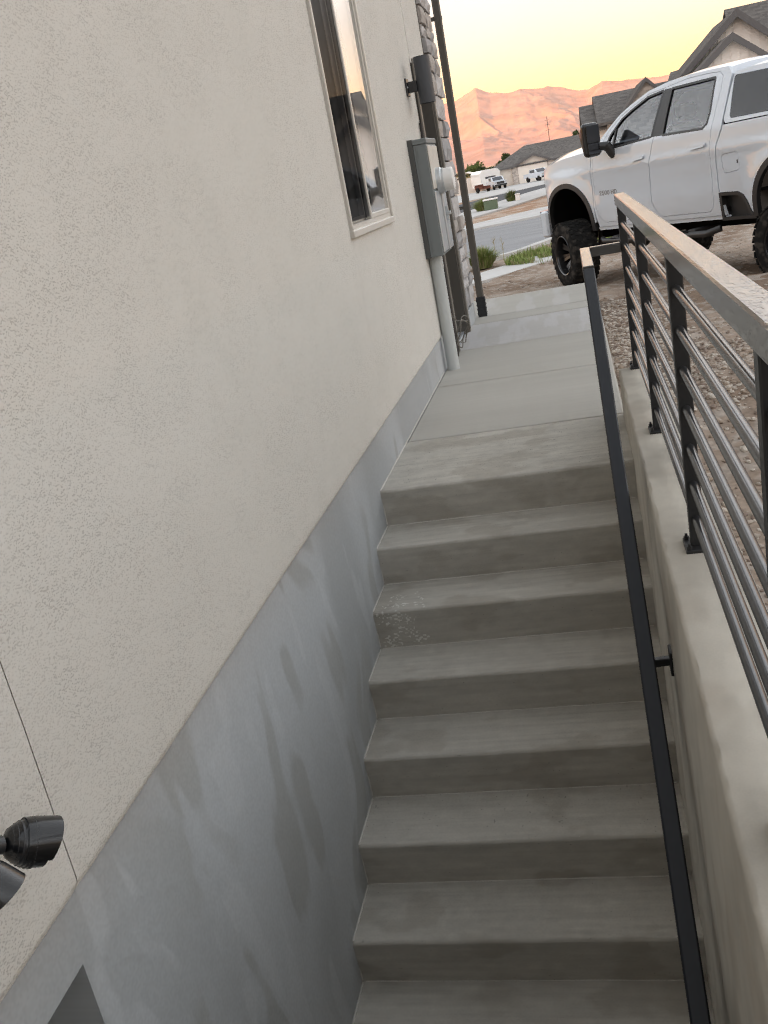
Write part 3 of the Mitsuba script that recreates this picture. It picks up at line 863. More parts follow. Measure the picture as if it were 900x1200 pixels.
paint('lamp_red', (0.35, 0.02, 0.02), 0.12)
paint('lamp_clear', (0.55, 0.56, 0.58), 0.1, metallic=0.5)
paint('badge_dark', (0.22, 0.23, 0.24), 0.3, metallic=0.6)

TO, TYAW, TPITCH = np.array([4.103, 7.450, -0.458]), 0.935, 0.010
_h = np.array([-math.cos(TYAW), math.sin(TYAW), 0]); _n = np.array([-math.sin(TYAW), -math.cos(TYAW), 0]); _u = np.array([0, 0, 1.0])
TB = np.stack([math.cos(TPITCH) * _h - math.sin(TPITCH) * _u, _n, math.cos(TPITCH) * _u + math.sin(TPITCH) * _h], 1)
truck = thing('pickup_truck', 'lifted white crew cab pickup with black tow mirrors parked on the dirt', 'pickup truck')
AXF, AXR, WR = 3.93, 0.0, 0.455
ARF, ARR = (3.86, 0.87, 0.52), (0.0, 0.86, 0.535)


def tobj(name, m, mt, smooth=False, mirror=False, parent=truck, label=None):
    """a mesh in truck coordinates (x forward, y left, z up from the ground)"""
    m = m.copy()
    if mirror:
        m = trimesh.Trimesh(m.vertices * [1, -1, 1], m.faces[:, ::-1], process=False)
    return obj(parent + '__' + name, trimesh.Trimesh(np.asarray(m.vertices) @ TB.T + TO, m.faces, process=False), mt, smooth=smooth, label=label)


def side_y(X, Z):
    """outer skin of the left side"""
    X, Z = np.asarray(X, float), np.asarray(Z, float)
    low = 1.0 - 0.12 * (np.minimum(Z, 1.73) - 1.35) ** 2
    t = np.maximum(Z - 1.73, 0)
    y = np.where(Z < 1.73, low, 0.983 - 0.28 * t - 0.12 * t * t)
    # the shoulder line and a shallow hollow below it
    y = y + 0.012 * np.exp(-((Z - 1.50) / 0.05) ** 2) - 0.012 * np.exp(-((Z - 1.22) / 0.16) ** 2) * np.exp(-np.maximum(0, np.abs(X - 2.2) - 1.0) ** 2 / 0.05)
    for ax, az_, r in (ARF, ARR):
        d = np.hypot(X - ax, Z - az_)
        y = y + 0.035 * np.exp(-((np.maximum(d, r) - r) / 0.13) ** 2) * (Z < 1.73)
    f = np.clip((X - 4.05) / 0.83, 0, 0.999)
    y = y * np.sqrt(1 - f ** 2.6)
    return y


def panel(poly, thick=0.035, off=0.0, L=0.05):
    """a body panel cut from a side view polygon, bent to the skin"""
    ms = []
    for g in getattr(poly, 'geoms', [poly]):
        rings = [np.asarray(g.exterior.coords)[:-1]] + [np.asarray(i.coords)[:-1] for i in g.interiors]
        cs = m3.CrossSection([r for r in rings], m3.FillRule.EvenOdd)
        m = m3.Manifold.extrude(cs, thick).refine_to_length(L).to_mesh()
        v = np.array(m.vert_properties[:, :3], float)
        # round the outer rim a little
        x, zz, w_ = v[:, 0], v[:, 1], v[:, 2]
        y = side_y(x, zz) + off - thick + w_
        ms.append(TM(np.c_[x, y, zz], np.array(m.tri_verts)[:, ::-1]))
    return cat_(*ms)


def arc(cx_, cz_, r, a0, a1, n=24):
    return [(cx_ + r * math.cos(a), cz_ + r * math.sin(a)) for a in np.radians(np.linspace(a0, a1, n))]


def sheet(poly, off, L=0.05):
    m = panel(poly, 0.004, off, L)
    keep = m.face_normals[:, 1] > 0.5
    return trimesh.Trimesh(m.vertices, m.faces[keep], process=False)


def smooth_poly(pts, d=0.03):
    return Polygon(pts).buffer(-d).buffer(2 * d).buffer(-d)


GAP = 0.0045
archF = Polygon(arc(ARF[0], ARF[1], ARF[2], 0, 360, 48)).union(Polygon([(ARF[0] - ARF[2], 0.3), (ARF[0] + ARF[2], 0.3), (ARF[0] + ARF[2], ARF[1]), (ARF[0] - ARF[2], ARF[1])]))
archR = Polygon(arc(ARR[0], ARR[1], ARR[2], 0, 360, 48)).union(Polygon([(-ARR[2] - .02, 0.3), (ARR[2] + .02, 0.3), (ARR[2], ARR[1]), (-ARR[2], ARR[1])]))
winF = Polygon([(3.0, 1.732), (2.90, 1.895), (2.712, 2.056), (2.54, 2.135), (2.278, 2.235), (1.997, 2.265), (2.105, 1.772)]).buffer(-.012).buffer(.012)
winR = Polygon([(1.87, 2.262), (1.16, 2.256), (1.155, 1.914), (1.185, 1.79), (1.25, 1.745), (1.92, 1.765)]).buffer(-.02).buffer(.02)
bpil = Polygon([(1.985, 2.268), (1.88, 2.266), (1.93, 1.764), (2.098, 1.771)])
door_f = Polygon([(3.245, 1.70), (3.255, 1.46), (3.27, 1.2), (3.27, 1.08), (3.23, 0.93), (3.14, 0.835), (2.06, 0.835), (2.15, 0.92), (2.195, 1.02), (2.195, 1.2), (2.16, 1.48), (2.09, 1.70), (2.0575, 1.777), (2.025, 1.95), (1.965, 2.285), (2.27, 2.262), (2.56, 2.16), (2.74, 2.085), (2.93, 1.95), (3.07, 1.80)]).buffer(-.02).buffer(.02)
door_r = Polygon([(2.06 - GAP * 2, 0.835), (2.15 - 2 * GAP, 0.92), (2.195 - 2 * GAP, 1.02), (2.195 - 2 * GAP, 1.2), (2.16 - 2 * GAP, 1.48), (2.09 - 2 * GAP, 1.70), (2.0575 - 2 * GAP, 1.777), (2.025 - 2 * GAP, 1.95), (1.965 - 2 * GAP, 2.288), (1.62, 2.318), (1.3, 2.312), (1.11, 2.295), (1.055, 2.25), (1.052, 2.12), (1.09, 1.86), (1.135, 1.62), (1.155, 1.32), (1.16, 1.05), (1.175, 0.89), (1.24, 0.835)]).buffer(-.02).buffer(.02)
cab = Polygon([(3.255, 0.78), (3.30, 1.08), (3.30, 1.46), (3.27, 1.76), (3.10, 1.865), (2.95, 1.985), (2.76, 2.115), (2.57, 2.20), (2.28, 2.30), (1.95, 2.345), (1.62, 2.36), (1.3, 2.35), (1.08, 2.34), (1.0, 2.335), (0.925, 2.25), (0.935, 2.0), (0.965, 1.72), (1.045, 1.56), (1.07, 1.38), (1.07, 1.09), (1.02, 0.87), (1.0, 0.78)])
cabside = cab.difference(door_f.buffer(GAP)).difference(door_r.buffer(GAP))
fender = Polygon([(3.32, 0.80), (3.345, 0.80), (3.345, 0.9), (3.309, 1.1), (3.309, 1.46), (3.285, 1.735), (3.38, 1.755), (3.9, 1.725), (4.3, 1.665), (4.62, 1.59), (4.80, 1.50), (4.85, 1.30), (4.85, 1.02), (4.5, 0.98), (4.42, 0.70)]).union(Polygon([(3.30, 1.1), (3.30, .85), (3.36, .82), (3.4, 1.1)])).difference(archF)
fender = fender.difference(cab.buffer(0.006)).difference(Polygon([(4.2, .5), (5, .5), (5, 1.02), (4.2, 1.02)]))
BZ = 1.745
bed = Polygon([(1.058, 1.09), (1.058, 1.38), (1.033, 1.56), (0.955, 1.70), (0.94, BZ), (-1.30, BZ), (-1.36, 1.65), (-1.36, 0.80), (-0.6, 0.74), (0.55, 0.74), (0.60, 0.80), (1.0, 0.80)]).difference(archR)
step_hole = Polygon([(1.06, 1.035), (0.78, 1.025), (0.70, 0.985), (0.64, 0.90), (0.59, 0.80), (0.52, 0.72), (1.06, 0.72)])
fuel = Polygon([(0.965, 1.42), (0.75, 1.432), (0.735, 1.27), (0.945, 1.25)]).buffer(-.03).buffer(.045)
bedside = bed.difference(step_hole.buffer(.003)).difference(fuel.buffer(.004))
top = Polygon([(0.905, 1.756), (0.935, 1.80), (0.885, 2.235), (0.86, 2.262), (0.6, 2.27), (-1.2, 2.21), (-1.27, 2.17), (-1.33, 1.756)])
topwin = Polygon([(0.875, 2.222), (0.848, 1.80), (-1.15, 1.775), (-1.1, 2.145)]).buffer(-.03).buffer(.03)
rocker = Polygon([(3.29, 0.775), (1.02, 0.775), (1.0, 0.735), (3.27, 0.735)])

for mir in (False, True):
    tobj('front_fender', panel(fender), 'truck_white', 30, mir)
    tobj('cab_side', panel(cabside), 'truck_white', 30, mir)
    k = tobj('front_door', panel(door_f.difference(winF).difference(bpil)), 'truck_white', 30, mir)
    tobj('window', sheet(winF.buffer(.012), -0.018), 'tinted_glass', 30, mir, parent=k)
    tobj('window_trim', panel(winF.buffer(.010).difference(winF.buffer(-.014)), 0.012, 0.002), 'black_trim', 30, mir, parent=k)
    tobj('quarter_bar', panel(Polygon([(2.850, 1.735), (2.825, 1.735), (2.792, 1.995), (2.817, 1.975)]), 0.014, -0.004), 'black_trim', 30, mir, parent=k)
    tobj('handle', panel(Polygon([(2.45, 1.535), (2.24, 1.552), (2.23, 1.583), (2.44, 1.566)]).buffer(-.01).buffer(.012), 0.025, 0.032), 'truck_white', 40, mir, parent=k)
    k = tobj('rear_door', panel(door_r.difference(winR).difference(bpil)), 'truck_white', 30, mir)
    tobj('window', sheet(winR.buffer(.012), -0.018), 'tinted_glass', 30, mir, parent=k)
    tobj('window_trim', panel(winR.buffer(.010).difference(winR.buffer(-.016)), 0.012, 0.002), 'black_trim', 30, mir, parent=k)
    tobj('handle', panel(Polygon([(1.44, 1.545), (1.21, 1.558), (1.20, 1.59), (1.43, 1.577)]).buffer(-.01).buffer(.012), 0.025, 0.032), 'truck_white', 40, mir, parent=k)
    tobj('pillar_trim', panel(bpil.buffer(-.001), 0.02, -0.001), 'black_trim', 30, mir)
    tobj('bed_side', panel(bedside), 'truck_white', 30, mir)
    k = tobj('topper_side', panel(top.difference(topwin.buffer(.004))), 'truck_white', 30, mir)
    tobj('window', panel(topwin, 0.006, -0.006), 'black_gloss', 30, mir, parent=k)
    tobj('rocker', panel(rocker, 0.08, -0.012), 'truck_white', 30, mir)
    tobj('bed_step', cat_(panel(step_hole.difference(step_hole.buffer(-.035)), 0.14, 0.012), panel(step_hole.buffer(-.002), 0.05, -0.085)), 'black_trim', 30, mir)
    for nm, hole, (ax, az_, r) in (('front_wheel_arch', archF, ARF), ('rear_wheel_arch', archR, ARR)):
        ring = hole.buffer(.018).difference(hole.buffer(-.045)).intersection(Polygon([(ax - .8, .74), (ax + .8, .74), (ax + .8, 2), (ax - .8, 2)]))
        tobj(nm, panel(ring, 0.06, 0.014), 'black_trim', 40, mir)
        well = m3.Manifold.extrude(m3.CrossSection([arc(ax, az_, r + .01, -15, 195, 30)]), 0.66).to_mesh()
        v = np.array(well.vert_properties[:, :3])
        wm = TM(np.c_[v[:, 0], v[:, 2] + 0.30, v[:, 1]], well.tri_verts)
        keep = np.abs(wm.face_normals[:, 1]) < 0.9
        inner = TM(np.r_[[(ax, 0.30, az_)], [(x, 0.30, z_) for x, z_ in arc(ax, az_, r + .01, -15, 195, 30)]], [[0, i, i + 1] for i in range(1, 30)])
        tobj(nm + '_liner', cat_(trimesh.Trimesh(wm.vertices, wm.faces[keep], process=False), inner), 'liner' if 'front' in nm else 'inner_steel', 40, mir)
fk = truck + '__bed_side'
tobj('fuel_door', panel(fuel, 0.02, -0.002), 'truck_white', 30, False, parent=fk)
tobj('fuel_door_latch', panel(Polygon([(0.752, 1.36), (0.742, 1.36), (0.742, 1.325), (0.752, 1.325)]), 0.02, 0.004), 'black_gloss', 30, False, parent=fk)

# roof, hood, windscreen as sheets between the two sides
def bridge(stations, n=17, crown=0.03, inset=0.0):
    """stations: (x at the side, z at the side, x at the middle, z at the middle)"""
    P = []
    for xs_, zs_, xm, zm in stations:
        y0 = float(side_y(xs_, zs_)) - inset
        row = []
        for t in np.linspace(-1, 1, n):
            q_ = 1 - abs(t) ** 2.6
            row.append((xs_ + (xm - xs_) * (1 - t * t), t * y0, zs_ + (zm - zs_) * q_))
        P.append(row)
    P = np.array(P)
    return TM(P.reshape(-1, 3), grid(P))


tobj('roof', bridge([(2.58, 2.192, 2.66, 2.235), (2.4, 2.255, 2.45, 2.31), (2.2, 2.305, 2.22, 2.365), (1.95, 2.338, 1.95, 2.40), (1.62, 2.353, 1.62, 2.415), (1.3, 2.343, 1.3, 2.405), (1.08, 2.333, 1.08, 2.39), (0.985, 2.315, 0.985, 2.36), (0.94, 2.24, 0.94, 2.26)]), 'truck_white', 40)
tobj('rear_cab_wall', bridge([(0.94, 2.24, 0.94, 2.26), (0.945, 1.9, 0.945, 1.9), (0.97, 1.3, 0.97, 1.3), (0.97, 1.1, .97, 1.1)], inset=.06), 'truck_white')
tobj('topper_roof', bridge([(0.885, 2.225, 0.885, 2.25), (0.86, 2.258, 0.86, 2.31), (0.6, 2.266, 0.6, 2.33), (-0.4, 2.232, -0.4, 2.30), (-1.2, 2.205, -1.2, 2.26), (-1.27, 2.165, -1.29, 2.19), (-1.33, 1.75, -1.36, 1.76)]), 'truck_white', 40)
tobj('windscreen', bridge([(2.60, 2.185, 2.68, 2.225), (2.95, 1.975, 3.12, 2.01), (3.27, 1.765, 3.52, 1.81)], inset=0.03), 'tinted_glass', 40)
tobj('hood', bridge([(3.27, 1.74, 3.52, 1.79), (3.45, 1.747, 3.65, 1.845), (3.9, 1.722, 4.0, 1.86), (4.3, 1.662, 4.4, 1.835), (4.62, 1.587, 4.74, 1.78), (4.78, 1.51, 4.92, 1.70), (4.81, 1.42, 4.95, 1.50)], n=25), 'truck_white', 40)
gx = [(t, 0.90 * t) for t in np.linspace(-1, 1, 13)]


def front_strip(z0_, z1_, push, half, d=0.1):
    P = []
    for zz in (z0_, z1_):
        P.append([(4.97 + push - 0.42 * abs(t) ** 3.0, t * half, zz) for t in np.linspace(-1, 1, 21)])
    for zz in (z1_, z0_):
        P.append([(4.97 + push - d - 0.42 * abs(t) ** 3.0, t * half * .97, zz) for t in np.linspace(-1, 1, 21)])
    P.append(P[0])
    P = np.array(P)
    return TM(P.reshape(-1, 3), grid(P)[:, ::-1])


tobj('grille', front_strip(1.10, 1.50, -0.03, 0.84), 'black_trim', 30)
for zz in (1.18, 1.30, 1.42):
    tobj('grille_bar', front_strip(zz - .02, zz + .02, -0.012, 0.80, .03), 'black_gloss', 30)
for s in (-1, 1):
    tobj('headlight', cat_(box(4.76, 4.86, s * .52 - .09, s * .52 + .09, 1.28, 1.46, .02)), 'lamp_clear', 30)
fb = tobj('front_bumper', front_strip(0.80, 1.07, 0.04, 0.98, .16), 'truck_white', 30)
for sy in (-1, 1):
    tobj('bumper_end', box(4.43, 4.60, min(sy * .86, sy * .992), max(sy * .86, sy * .992), .70, 1.075, .03), 'truck_white', 30, parent=fb)
tobj('rear_bumper', box(-1.52, -1.36, -.97, .97, 0.78, 0.98, .03), 'chrome', 30)
tobj('tailgate', box(-1.38, -1.34, -.80, .80, 0.98, 1.74, .012), 'truck_white', 30)
for s in (-1, 1):
    tobj('tail_light', box(-1.39, -1.30, s * .90 - .07, s * .90 + .07, 1.15, 1.70, .02), 'lamp_red', 30)
for s in (-1, 1):
    y = s * 1.0
    st_ = cat_(tube([(3.22, y * .98, .62), (3.12, y * 1.04, .60), (1.25, y * 1.04, .60), (1.10, y * .96, .64)], 0.038, 14), *[box(x - .06, x + .06, min(y * .6, y * 1.04), max(y * .6, y * 1.04), .60, .66, .01) for x in (1.5, 2.2, 2.9)])
    k = tobj('side_step', st_, 'black_trim', 40)
    for x in (1.75, 2.75):
        tobj('tread_pad', box(x - .22, x + .22, min(y * 1.0, y * 1.075), max(y * 1.0, y * 1.075), .632, .645, .004), 'black_gloss', parent=k)
# frame, axles, shocks
tobj('chassis', cat_(*[box(-1.3, 4.6, s * .45 - .045, s * .45 + .045, .60, .76, .01) for s in (-1, 1)], *[box(x - .05, x + .05, -.45, .45, .63, .72, .01) for x in (-1.0, .9, 1.9, 2.9, 4.4)], box(2.6, 4.4, -.3, .3, .55, .9, .05), box(1.0, 3.2, -.86, .86, .77, .80, .01)), 'liner')
tobj('axle', cat_(tube([(AXF, -.85, WR), (AXF, .85, WR)], .06, 14), trimesh.creation.icosphere(2, .16).apply_translation([AXF, -.25, WR])), 'black_trim', 40)
tobj('axle', cat_(tube([(AXR, -.85, WR), (AXR, .85, WR)], .07, 14), trimesh.creation.icosphere(2, .18).apply_translation([AXR, 0, WR])), 'black_trim', 40)
tobj('shock', cat_(*[tube([(AXF - .12, s * .6, .42), (AXF - .2, s * .52, 1.1)], .03, 10) for s in (-1, 1)], *[tube([(AXR + .2, s * .5, .40), (AXR + .35, s * .4, .9)], .03, 10) for s in (-1, 1)]), 'black_trim', 40)
tobj('bed_floor', box(-1.33, .95, -.93, .93, 1.0, 1.03), 'liner')

# cab interior
tobj('cab_floor', box(1.0, 3.25, -.9, .9, .82, .86), 'liner')
tobj('dashboard', box(3.0, 3.3, -.86, .86, 1.25, 1.70, .06), 'seat_cloth', 30)
for x, y in ((2.25, .42), (2.25, -.42)):
    k = tobj('seat', cat_(box(x - .1, x + .45, y - .27, y + .27, 1.0, 1.27, .05), box(x - .22, x - .02, y - .26, y + .26, 1.2, 1.86, .06)), 'seat_cloth', 30)
    tobj('headrest', box(x - .24, x - .10, y - .14, y + .14, 1.90, 2.08, .04), 'seat_cloth', 30, parent=k)
tobj('rear_bench', cat_(box(1.2, 1.7, -.75, .75, 1.0, 1.25, .05), box(1.08, 1.25, -.75, .75, 1.2, 1.88, .05)), 'seat_cloth', 30)
sw_ = tube([(2.82 + .06 * math.sin(a), .42 + .19 * math.cos(a), 1.62 + .18 * math.sin(a)) for a in np.linspace(0, 2 * np.pi, 40)], .016, 8)
tobj('steering_wheel', cat_(sw_, box(2.80, 2.86, .26, .58, 1.59, 1.64, .01), tube([(2.84, .42, 1.6), (3.1, .42, 1.5)], .03, 10)), 'black_trim', 40)

# mirrors
for mir in (False, True):
    body = m3.Manifold.hull(m3.Manifold.compose([m3.Manifold.sphere(r_, 16).translate(c) for c, r_ in (((2.93, 1.15, 1.735), .055), ((2.93, 1.29, 1.735), .055), ((2.93, 1.15, 2.04), .05), ((2.93, 1.30, 2.04), .05), ((3.02, 1.19, 1.80), .04), ((3.02, 1.28, 1.97), .04))])).to_mesh()
    k = tobj('mirror', TM(body.vert_properties[:, :3], body.tri_verts), 'black_gloss', 35, mir)
    tobj('glass', cat_(box(2.868, 2.878, 1.12, 1.325, 1.85, 2.06, .004)), 'mirror_glass', 0, mir, parent=k)
    tobj('glass', cat_(box(2.868, 2.878, 1.12, 1.32, 1.715, 1.835, .004)), 'mirror_glass', 0, mir, parent=k)
    tobj('arm', cat_(tube([(2.90, 1.14, 1.79), (2.86, 1.03, 1.78)], [.05, .055], 14), tube([(2.86, 1.05, 1.80), (2.84, .99, 1.70), (2.83, .96, 1.64)], [.055, .06, .05], 14)), 'black_trim', 40, mir, parent=k)
txt = meshkit.text_mesh('2500 HD', 0.052, 0.004, bold=True)
v = np.array(txt.vertices); wtx = v[:, 0].max()
X_ = 3.19 - v[:, 0] / wtx * 0.36; Z_ = 1.185 + v[:, 1]
tobj('badge', TM(np.c_[X_, side_y(X_, Z_) - .001 + v[:, 2], Z_], txt.faces[:, ::-1] if False else txt.faces), 'badge_dark')


# wheels: wide tyre with lugged tread, deep black rim with eight spokes
def make_wheel():
    w = 0.185
    prof = [(.262, -w + .02), (.29, -w), (.36, -w - .006), (.41, -w + .004), (.437, -w + .03), (.443, -.09), (.445, 0), (.443, .09), (.437, w - .03), (.41, w - .004), (.36, w + .006), (.29, w), (.262, w - .02), (.262, -w + .02)]
    ty = [lathe(prof, 64, 'y')]
    nb = 34
    for i in range(nb):
        for row, (yc, wy, ph, tilt) in enumerate(((-.146, .056, 0, .2), (-.072, .056, .5, -.45), (0.0, .052, 0.15, .45), (.072, .056, .65, -.45), (.146, .056, .2, .2))):
            a = 2 * np.pi * (i + ph) / nb
            L_ = .068
            b_ = box(-L_ / 2, L_ / 2, -wy / 2, wy / 2, -.012, .0085 if abs(yc) < .1 else .005, .002)
            c_, s_ = math.cos(tilt), math.sin(tilt)
            M = np.eye(4); M[:2, :2] = [[c_, -s_], [s_, c_]]
            b_.apply_transform(M)
            b_.apply_translation([0, yc, .444])
            b_.apply_transform(trimesh.transformations.rotation_matrix(a, [0, 1, 0]))
            ty.append(b_)
    ty = cat_(*ty)
    # (outer face on +y)
    rim = lathe([(.255, -w + .02), (.268, -w + .01), (.268, w - .03), (.276, w - .004), (.270, w + .004), (.258, w - .002), (.245, w - .03), (.235, .06), (.225, -.02), (.21, -.05), (.06, -.05), (.06, -.09), (.22, -.10), (.235, -w + .02), (.255, -w + .02)], 56, 'y')
    sp_ = []
    for i in range(8):
        for o in (-.12, .12):
            a = 2 * np.pi * i / 8 + o
            b_ = m3.Manifold.hull(m3.Manifold.compose([m3.Manifold.cube((.03, .045, .03), True).translate((0, -.01, .06)), m3.Manifold.cube((.042, .03, .03), True).translate((0, .075, .236))])).to_mesh()
            q_ = TM(b_.vert_properties[:, :3], b_.tri_verts)
            q_.apply_transform(trimesh.transformations.rotation_matrix(a, [0, 1, 0]))
            sp_.append(q_)
    hub = lathe([(.001, .065), (.035, .065), (.045, .055), (.05, .0), (.085, -.01), (.085, -.05), (.001, -.05)], 32, 'y')
    nuts = [place(trimesh.creation.cylinder(.012, .03, sections=6), 0, 0, 0).apply_transform(trimesh.transformations.rotation_matrix(np.pi / 2, [1, 0, 0])).apply_translation([.062 * math.cos(a), .005, .062 * math.sin(a)]) for a in np.linspace(0, 2 * np.pi, 8, endpoint=False)]
    disc = lathe([(.001, -.06), (.17, -.06), (.17, -.085), (.001, -.085)], 40, 'y')
    return ty, rim, cat_(*sp_), hub, cat_(*nuts), disc


WH = make_wheel()
STEER = math.radians(-14)
for (x, y, st_) in ((3.87, 0.985, STEER), (AXF - .05, -1.10, STEER), (AXR, 1.0, 0), (AXR, -1.0, 0)):
    def pw(m, i=0):
        m = m.copy()
        if y < 0:
            m.apply_transform(trimesh.transformations.rotation_matrix(np.pi, [0, 0, 1]))
        m.apply_transform(trimesh.transformations.rotation_matrix(0.3 + x, [0, 1, 0]))
        m.apply_transform(trimesh.transformations.rotation_matrix(st_, [0, 0, 1]))
        return m.apply_translation([x, y, WR])
    k = tobj('wheel', pw(WH[1]), 'rim_black', 35)
    tobj('tyre', pw(WH[0]), 'rubber', 30, parent=k)
    tobj('spokes', pw(WH[2]), 'rim_black', 35, parent=k)
    tobj('hub', pw(WH[3]), 'chrome' if y < 0 else 'rim_black', 35, parent=k)
    tobj('lug_nuts', pw(WH[4]), 'chrome', 0, parent=k)
    tobj('brake_disc', pw(WH[5]), 'black_trim', 30, parent=k)

# ------------------------------------------------------------------ gravel, grass, weeds
def gravel():
    base = [trimesh.creation.icosphere(0) for _ in range(1)][0]
    out = [[], [], [], []]
    q_ = np.random.default_rng(8)
    n = 0
    V0, F0 = base.vertices, base.faces
    while n < 12500:
        u = q_.random()
        if u < 0.42:
            x, y = 1.19 + abs(q_.normal(0, .28)), q_.uniform(0.8, 6.2)
        elif u < 0.78:
            x, y = 1.40 + abs(q_.normal(0, 1.0)), q_.uniform(-4.5, 2.5)
        else:
            x, y = q_.uniform(-1, 6), q_.uniform(2, 14)
        if x < 1.185 and y < 6.4:
            continue
        if y < .82 and x < 1.375:
            continue
        p = np.array([x * 0.9, y * 0.9, 0])
        if q_.random() > 0.25 + 1.5 * max(0, meshkit.noise(p, 4) - .25):
            continue
        s = 0.005 + 0.011 * q_.random() ** 2 + (0.014 * q_.random() if q_.random() < .05 else 0)
        v = V0 * (1 + 0.35 * (q_.random((len(V0), 1)) - .5)) * s * np.array([1 + .6 * q_.random(), 1, .55 + .3 * q_.random()])
        a = q_.random() * 6.28
        R = np.array([[math.cos(a), -math.sin(a), 0], [math.sin(a), math.cos(a), 0], [0, 0, 1]])
        zg = float(gz(x, y)) + float(rough(np.array(x), np.array(y)))
        if x < 1.5 and .7 < y < 6.4:
            zg = min(zg, -.02)
        out[int(q_.integers(4))].append(v @ R.T + [x, y, zg + s * .25])
        n += 1
    for i, L_ in enumerate(out):
        vv = np.vstack(L_)
        ff = np.vstack([F0 + len(V0) * j for j in range(len(L_))])
        k = 'gravel' if i == 0 else f'gravel__{i:03d}'
        scene[k] = ply(TM(vv, ff), f'gravel_{i}', smooth=False)
    labels['gravel'] = {'label': 'loose pale and brown gravel lying on the dirt beside the walkway', 'category': 'gravel', 'kind': 'stuff'}


gravel()


def leaf_m(key, c, c2):
    mat(key, {'type': 'twosided', 'bsdf': {'type': 'diffuse', 'reflectance': proc(lambda p, n, uv: mix(c, c2, noise(p.x * 23, p.y * 23, p.z * 9)))}})


leaf_m('grass_green', (0.13, 0.20, 0.05), (0.30, 0.33, 0.13)); leaf_m('grass_dry', (0.30, 0.25, 0.14), (0.36, 0.32, 0.20))
leaf_m('leaf_dark', (0.030, 0.050, 0.022), (0.075, 0.095, 0.04)); leaf_m('leaf_mid', (0.07, 0.10, 0.03), (0.15, 0.17, 0.06))


def blades(points, hgt, wid, q_, lean=0.35):
    V, F = [], []
    for (x, y, z_) in points:
        h = hgt * (0.5 + 0.8 * q_.random()); a = q_.random() * 6.28; l = lean * h * q_.random()
        d = np.array([math.cos(a), math.sin(a), 0]); s = np.array([-d[1], d[0], 0]) * wid * (0.6 + 0.8 * q_.random())
        b = np.array([x, y, z_])
        o = len(V)
        m_ = b + d * l * .35 + [0, 0, h * .6]
        V += [b - s, b + s, m_ - s * .8, m_ + s * .8, b + d * l + [0, 0, h]]
        F += [[o, o + 1, o + 3], [o, o + 3, o + 2], [o + 2, o + 3, o + 4]]
    return TM(V, F)


def ground_pts(n, f, q_):
    out = []
    while len(out) < n:
        x, y = f(q_)
        out.append((x, y, float(gz(x, y)) + float(rough(np.array(x), np.array(y))) + (.03 if False else 0)))
    return out


q = np.random.default_rng(17)
def verge(q_):
    while True:
        t = 0.75 * q_.random(); d = q_.normal(0.15, 0.42)
        x, y = -0.7 + 2.9 * t + .9 * d, 16.1 + 6.0 * t - .45 * d
        if x > -0.45 and meshkit.noise(np.array([x * 1.7, y * 1.7, 0]), 3) * (0.5 + t) > 0.36:
            return x, y
pts_ = ground_pts(3800, verge, q)
obj('weeds', blades(pts_[:2700], 0.19, 0.010, q, .9), 'grass_green', kind='stuff', label='low green weeds growing over the sidewalk and verge beside the truck', cat='weeds')
scene['weeds__001'] = ply(blades(pts_[2700:], 0.13, 0.010, q, .9), 'grass_dry')


def shrub(name, x, y, rad, h, n, label, m1='grass_green', m2='grass_dry', wid=.012, parts=('leaves', 'dry_blades')):
    """blades that fan outwards from a crown, shorter towards the rim"""
    k = thing(name, label, 'plant')
    q_ = np.random.default_rng(int(abs(x * 1000 + y * 77)))
    zb = float(gz(x, y)) + .02

    def fan(m):
        V, F = [], []
        for _ in range(m):
            a = q_.random() * 6.28; t = q_.random() ** .7
            d = np.array([math.cos(a), math.sin(a), 0]); s = np.array([-d[1], d[0], 0]) * wid * (.5 + .7 * q_.random())
            b = np.array([x, y, zb]) + d * rad * .45 * t
            L_ = h * (.55 + .55 * q_.random()); out = rad * (.15 + .75 * t) * (.5 + .8 * q_.random())
            up = math.sqrt(max(.1, 1 - .55 * t * t)) * L_
            o = len(V)
            p1, p2 = b + d * out * .35 + [0, 0, up * .6], b + d * out + [0, 0, up * (.95 - .25 * q_.random() * t)]
            V += [b - s, b + s, p1 - s * .8, p1 + s * .8, p2]
            F += [[o, o + 1, o + 3], [o, o + 3, o + 2], [o + 2, o + 3, o + 4]]
        return TM(V, F)
    obj(k + '__' + parts[0], fan(int(n * .8)), m1)
    obj(k + '__' + parts[1], fan(int(n * .2)), m2)
    return k


shrub('grass_clump', -0.95, 17.1, .42, .50, 1100, 'round clump of green grass beside the downspout by the street')
shrub('far_shrub', -4.4, 60.5, .85, .9, 800, 'wide yellow green shrub left of the green utility box', wid=.03)
shrub('far_shrub', -3.0, 68.5, .6, .95, 500, 'small green shrub beside the pale utility pedestal', 'leaf_mid', wid=.03)
st_ = thing('dry_stalks', 'two thin dry weed stalks standing by the street kerb', 'plant')
for i, (x, y, h) in enumerate(((-0.82, 18.9, .55), (-0.64, 19.0, .52))):
    zz = float(gz(x, y))
    tw = [tube([(x, y, zz), (x + .02, y, zz + h * .5), (x + .01, y, zz + h)], [.007, .006, .003], 6)]
    q_ = np.random.default_rng(i)
    for j in range(14):
        t = .35 + .6 * q_.random(); a = q_.random() * 6.28
        b = np.array([x + .015, y, zz + h * t])
        tw.append(tube([b, b + [.05 * math.cos(a), .05 * math.sin(a), .06]], .003, 5))
    obj(st_ + '__stalk', cat_(*tw), 'grass_dry')

# ------------------------------------------------------------------ houses, far vehicles and trees
def siding_c(p, n, uv):
    return mix((0.80, 0.745, 0.69), (0.84, 0.79, 0.73), fbm(p.x * 2, p.y * 2, p.z * 2, 3))


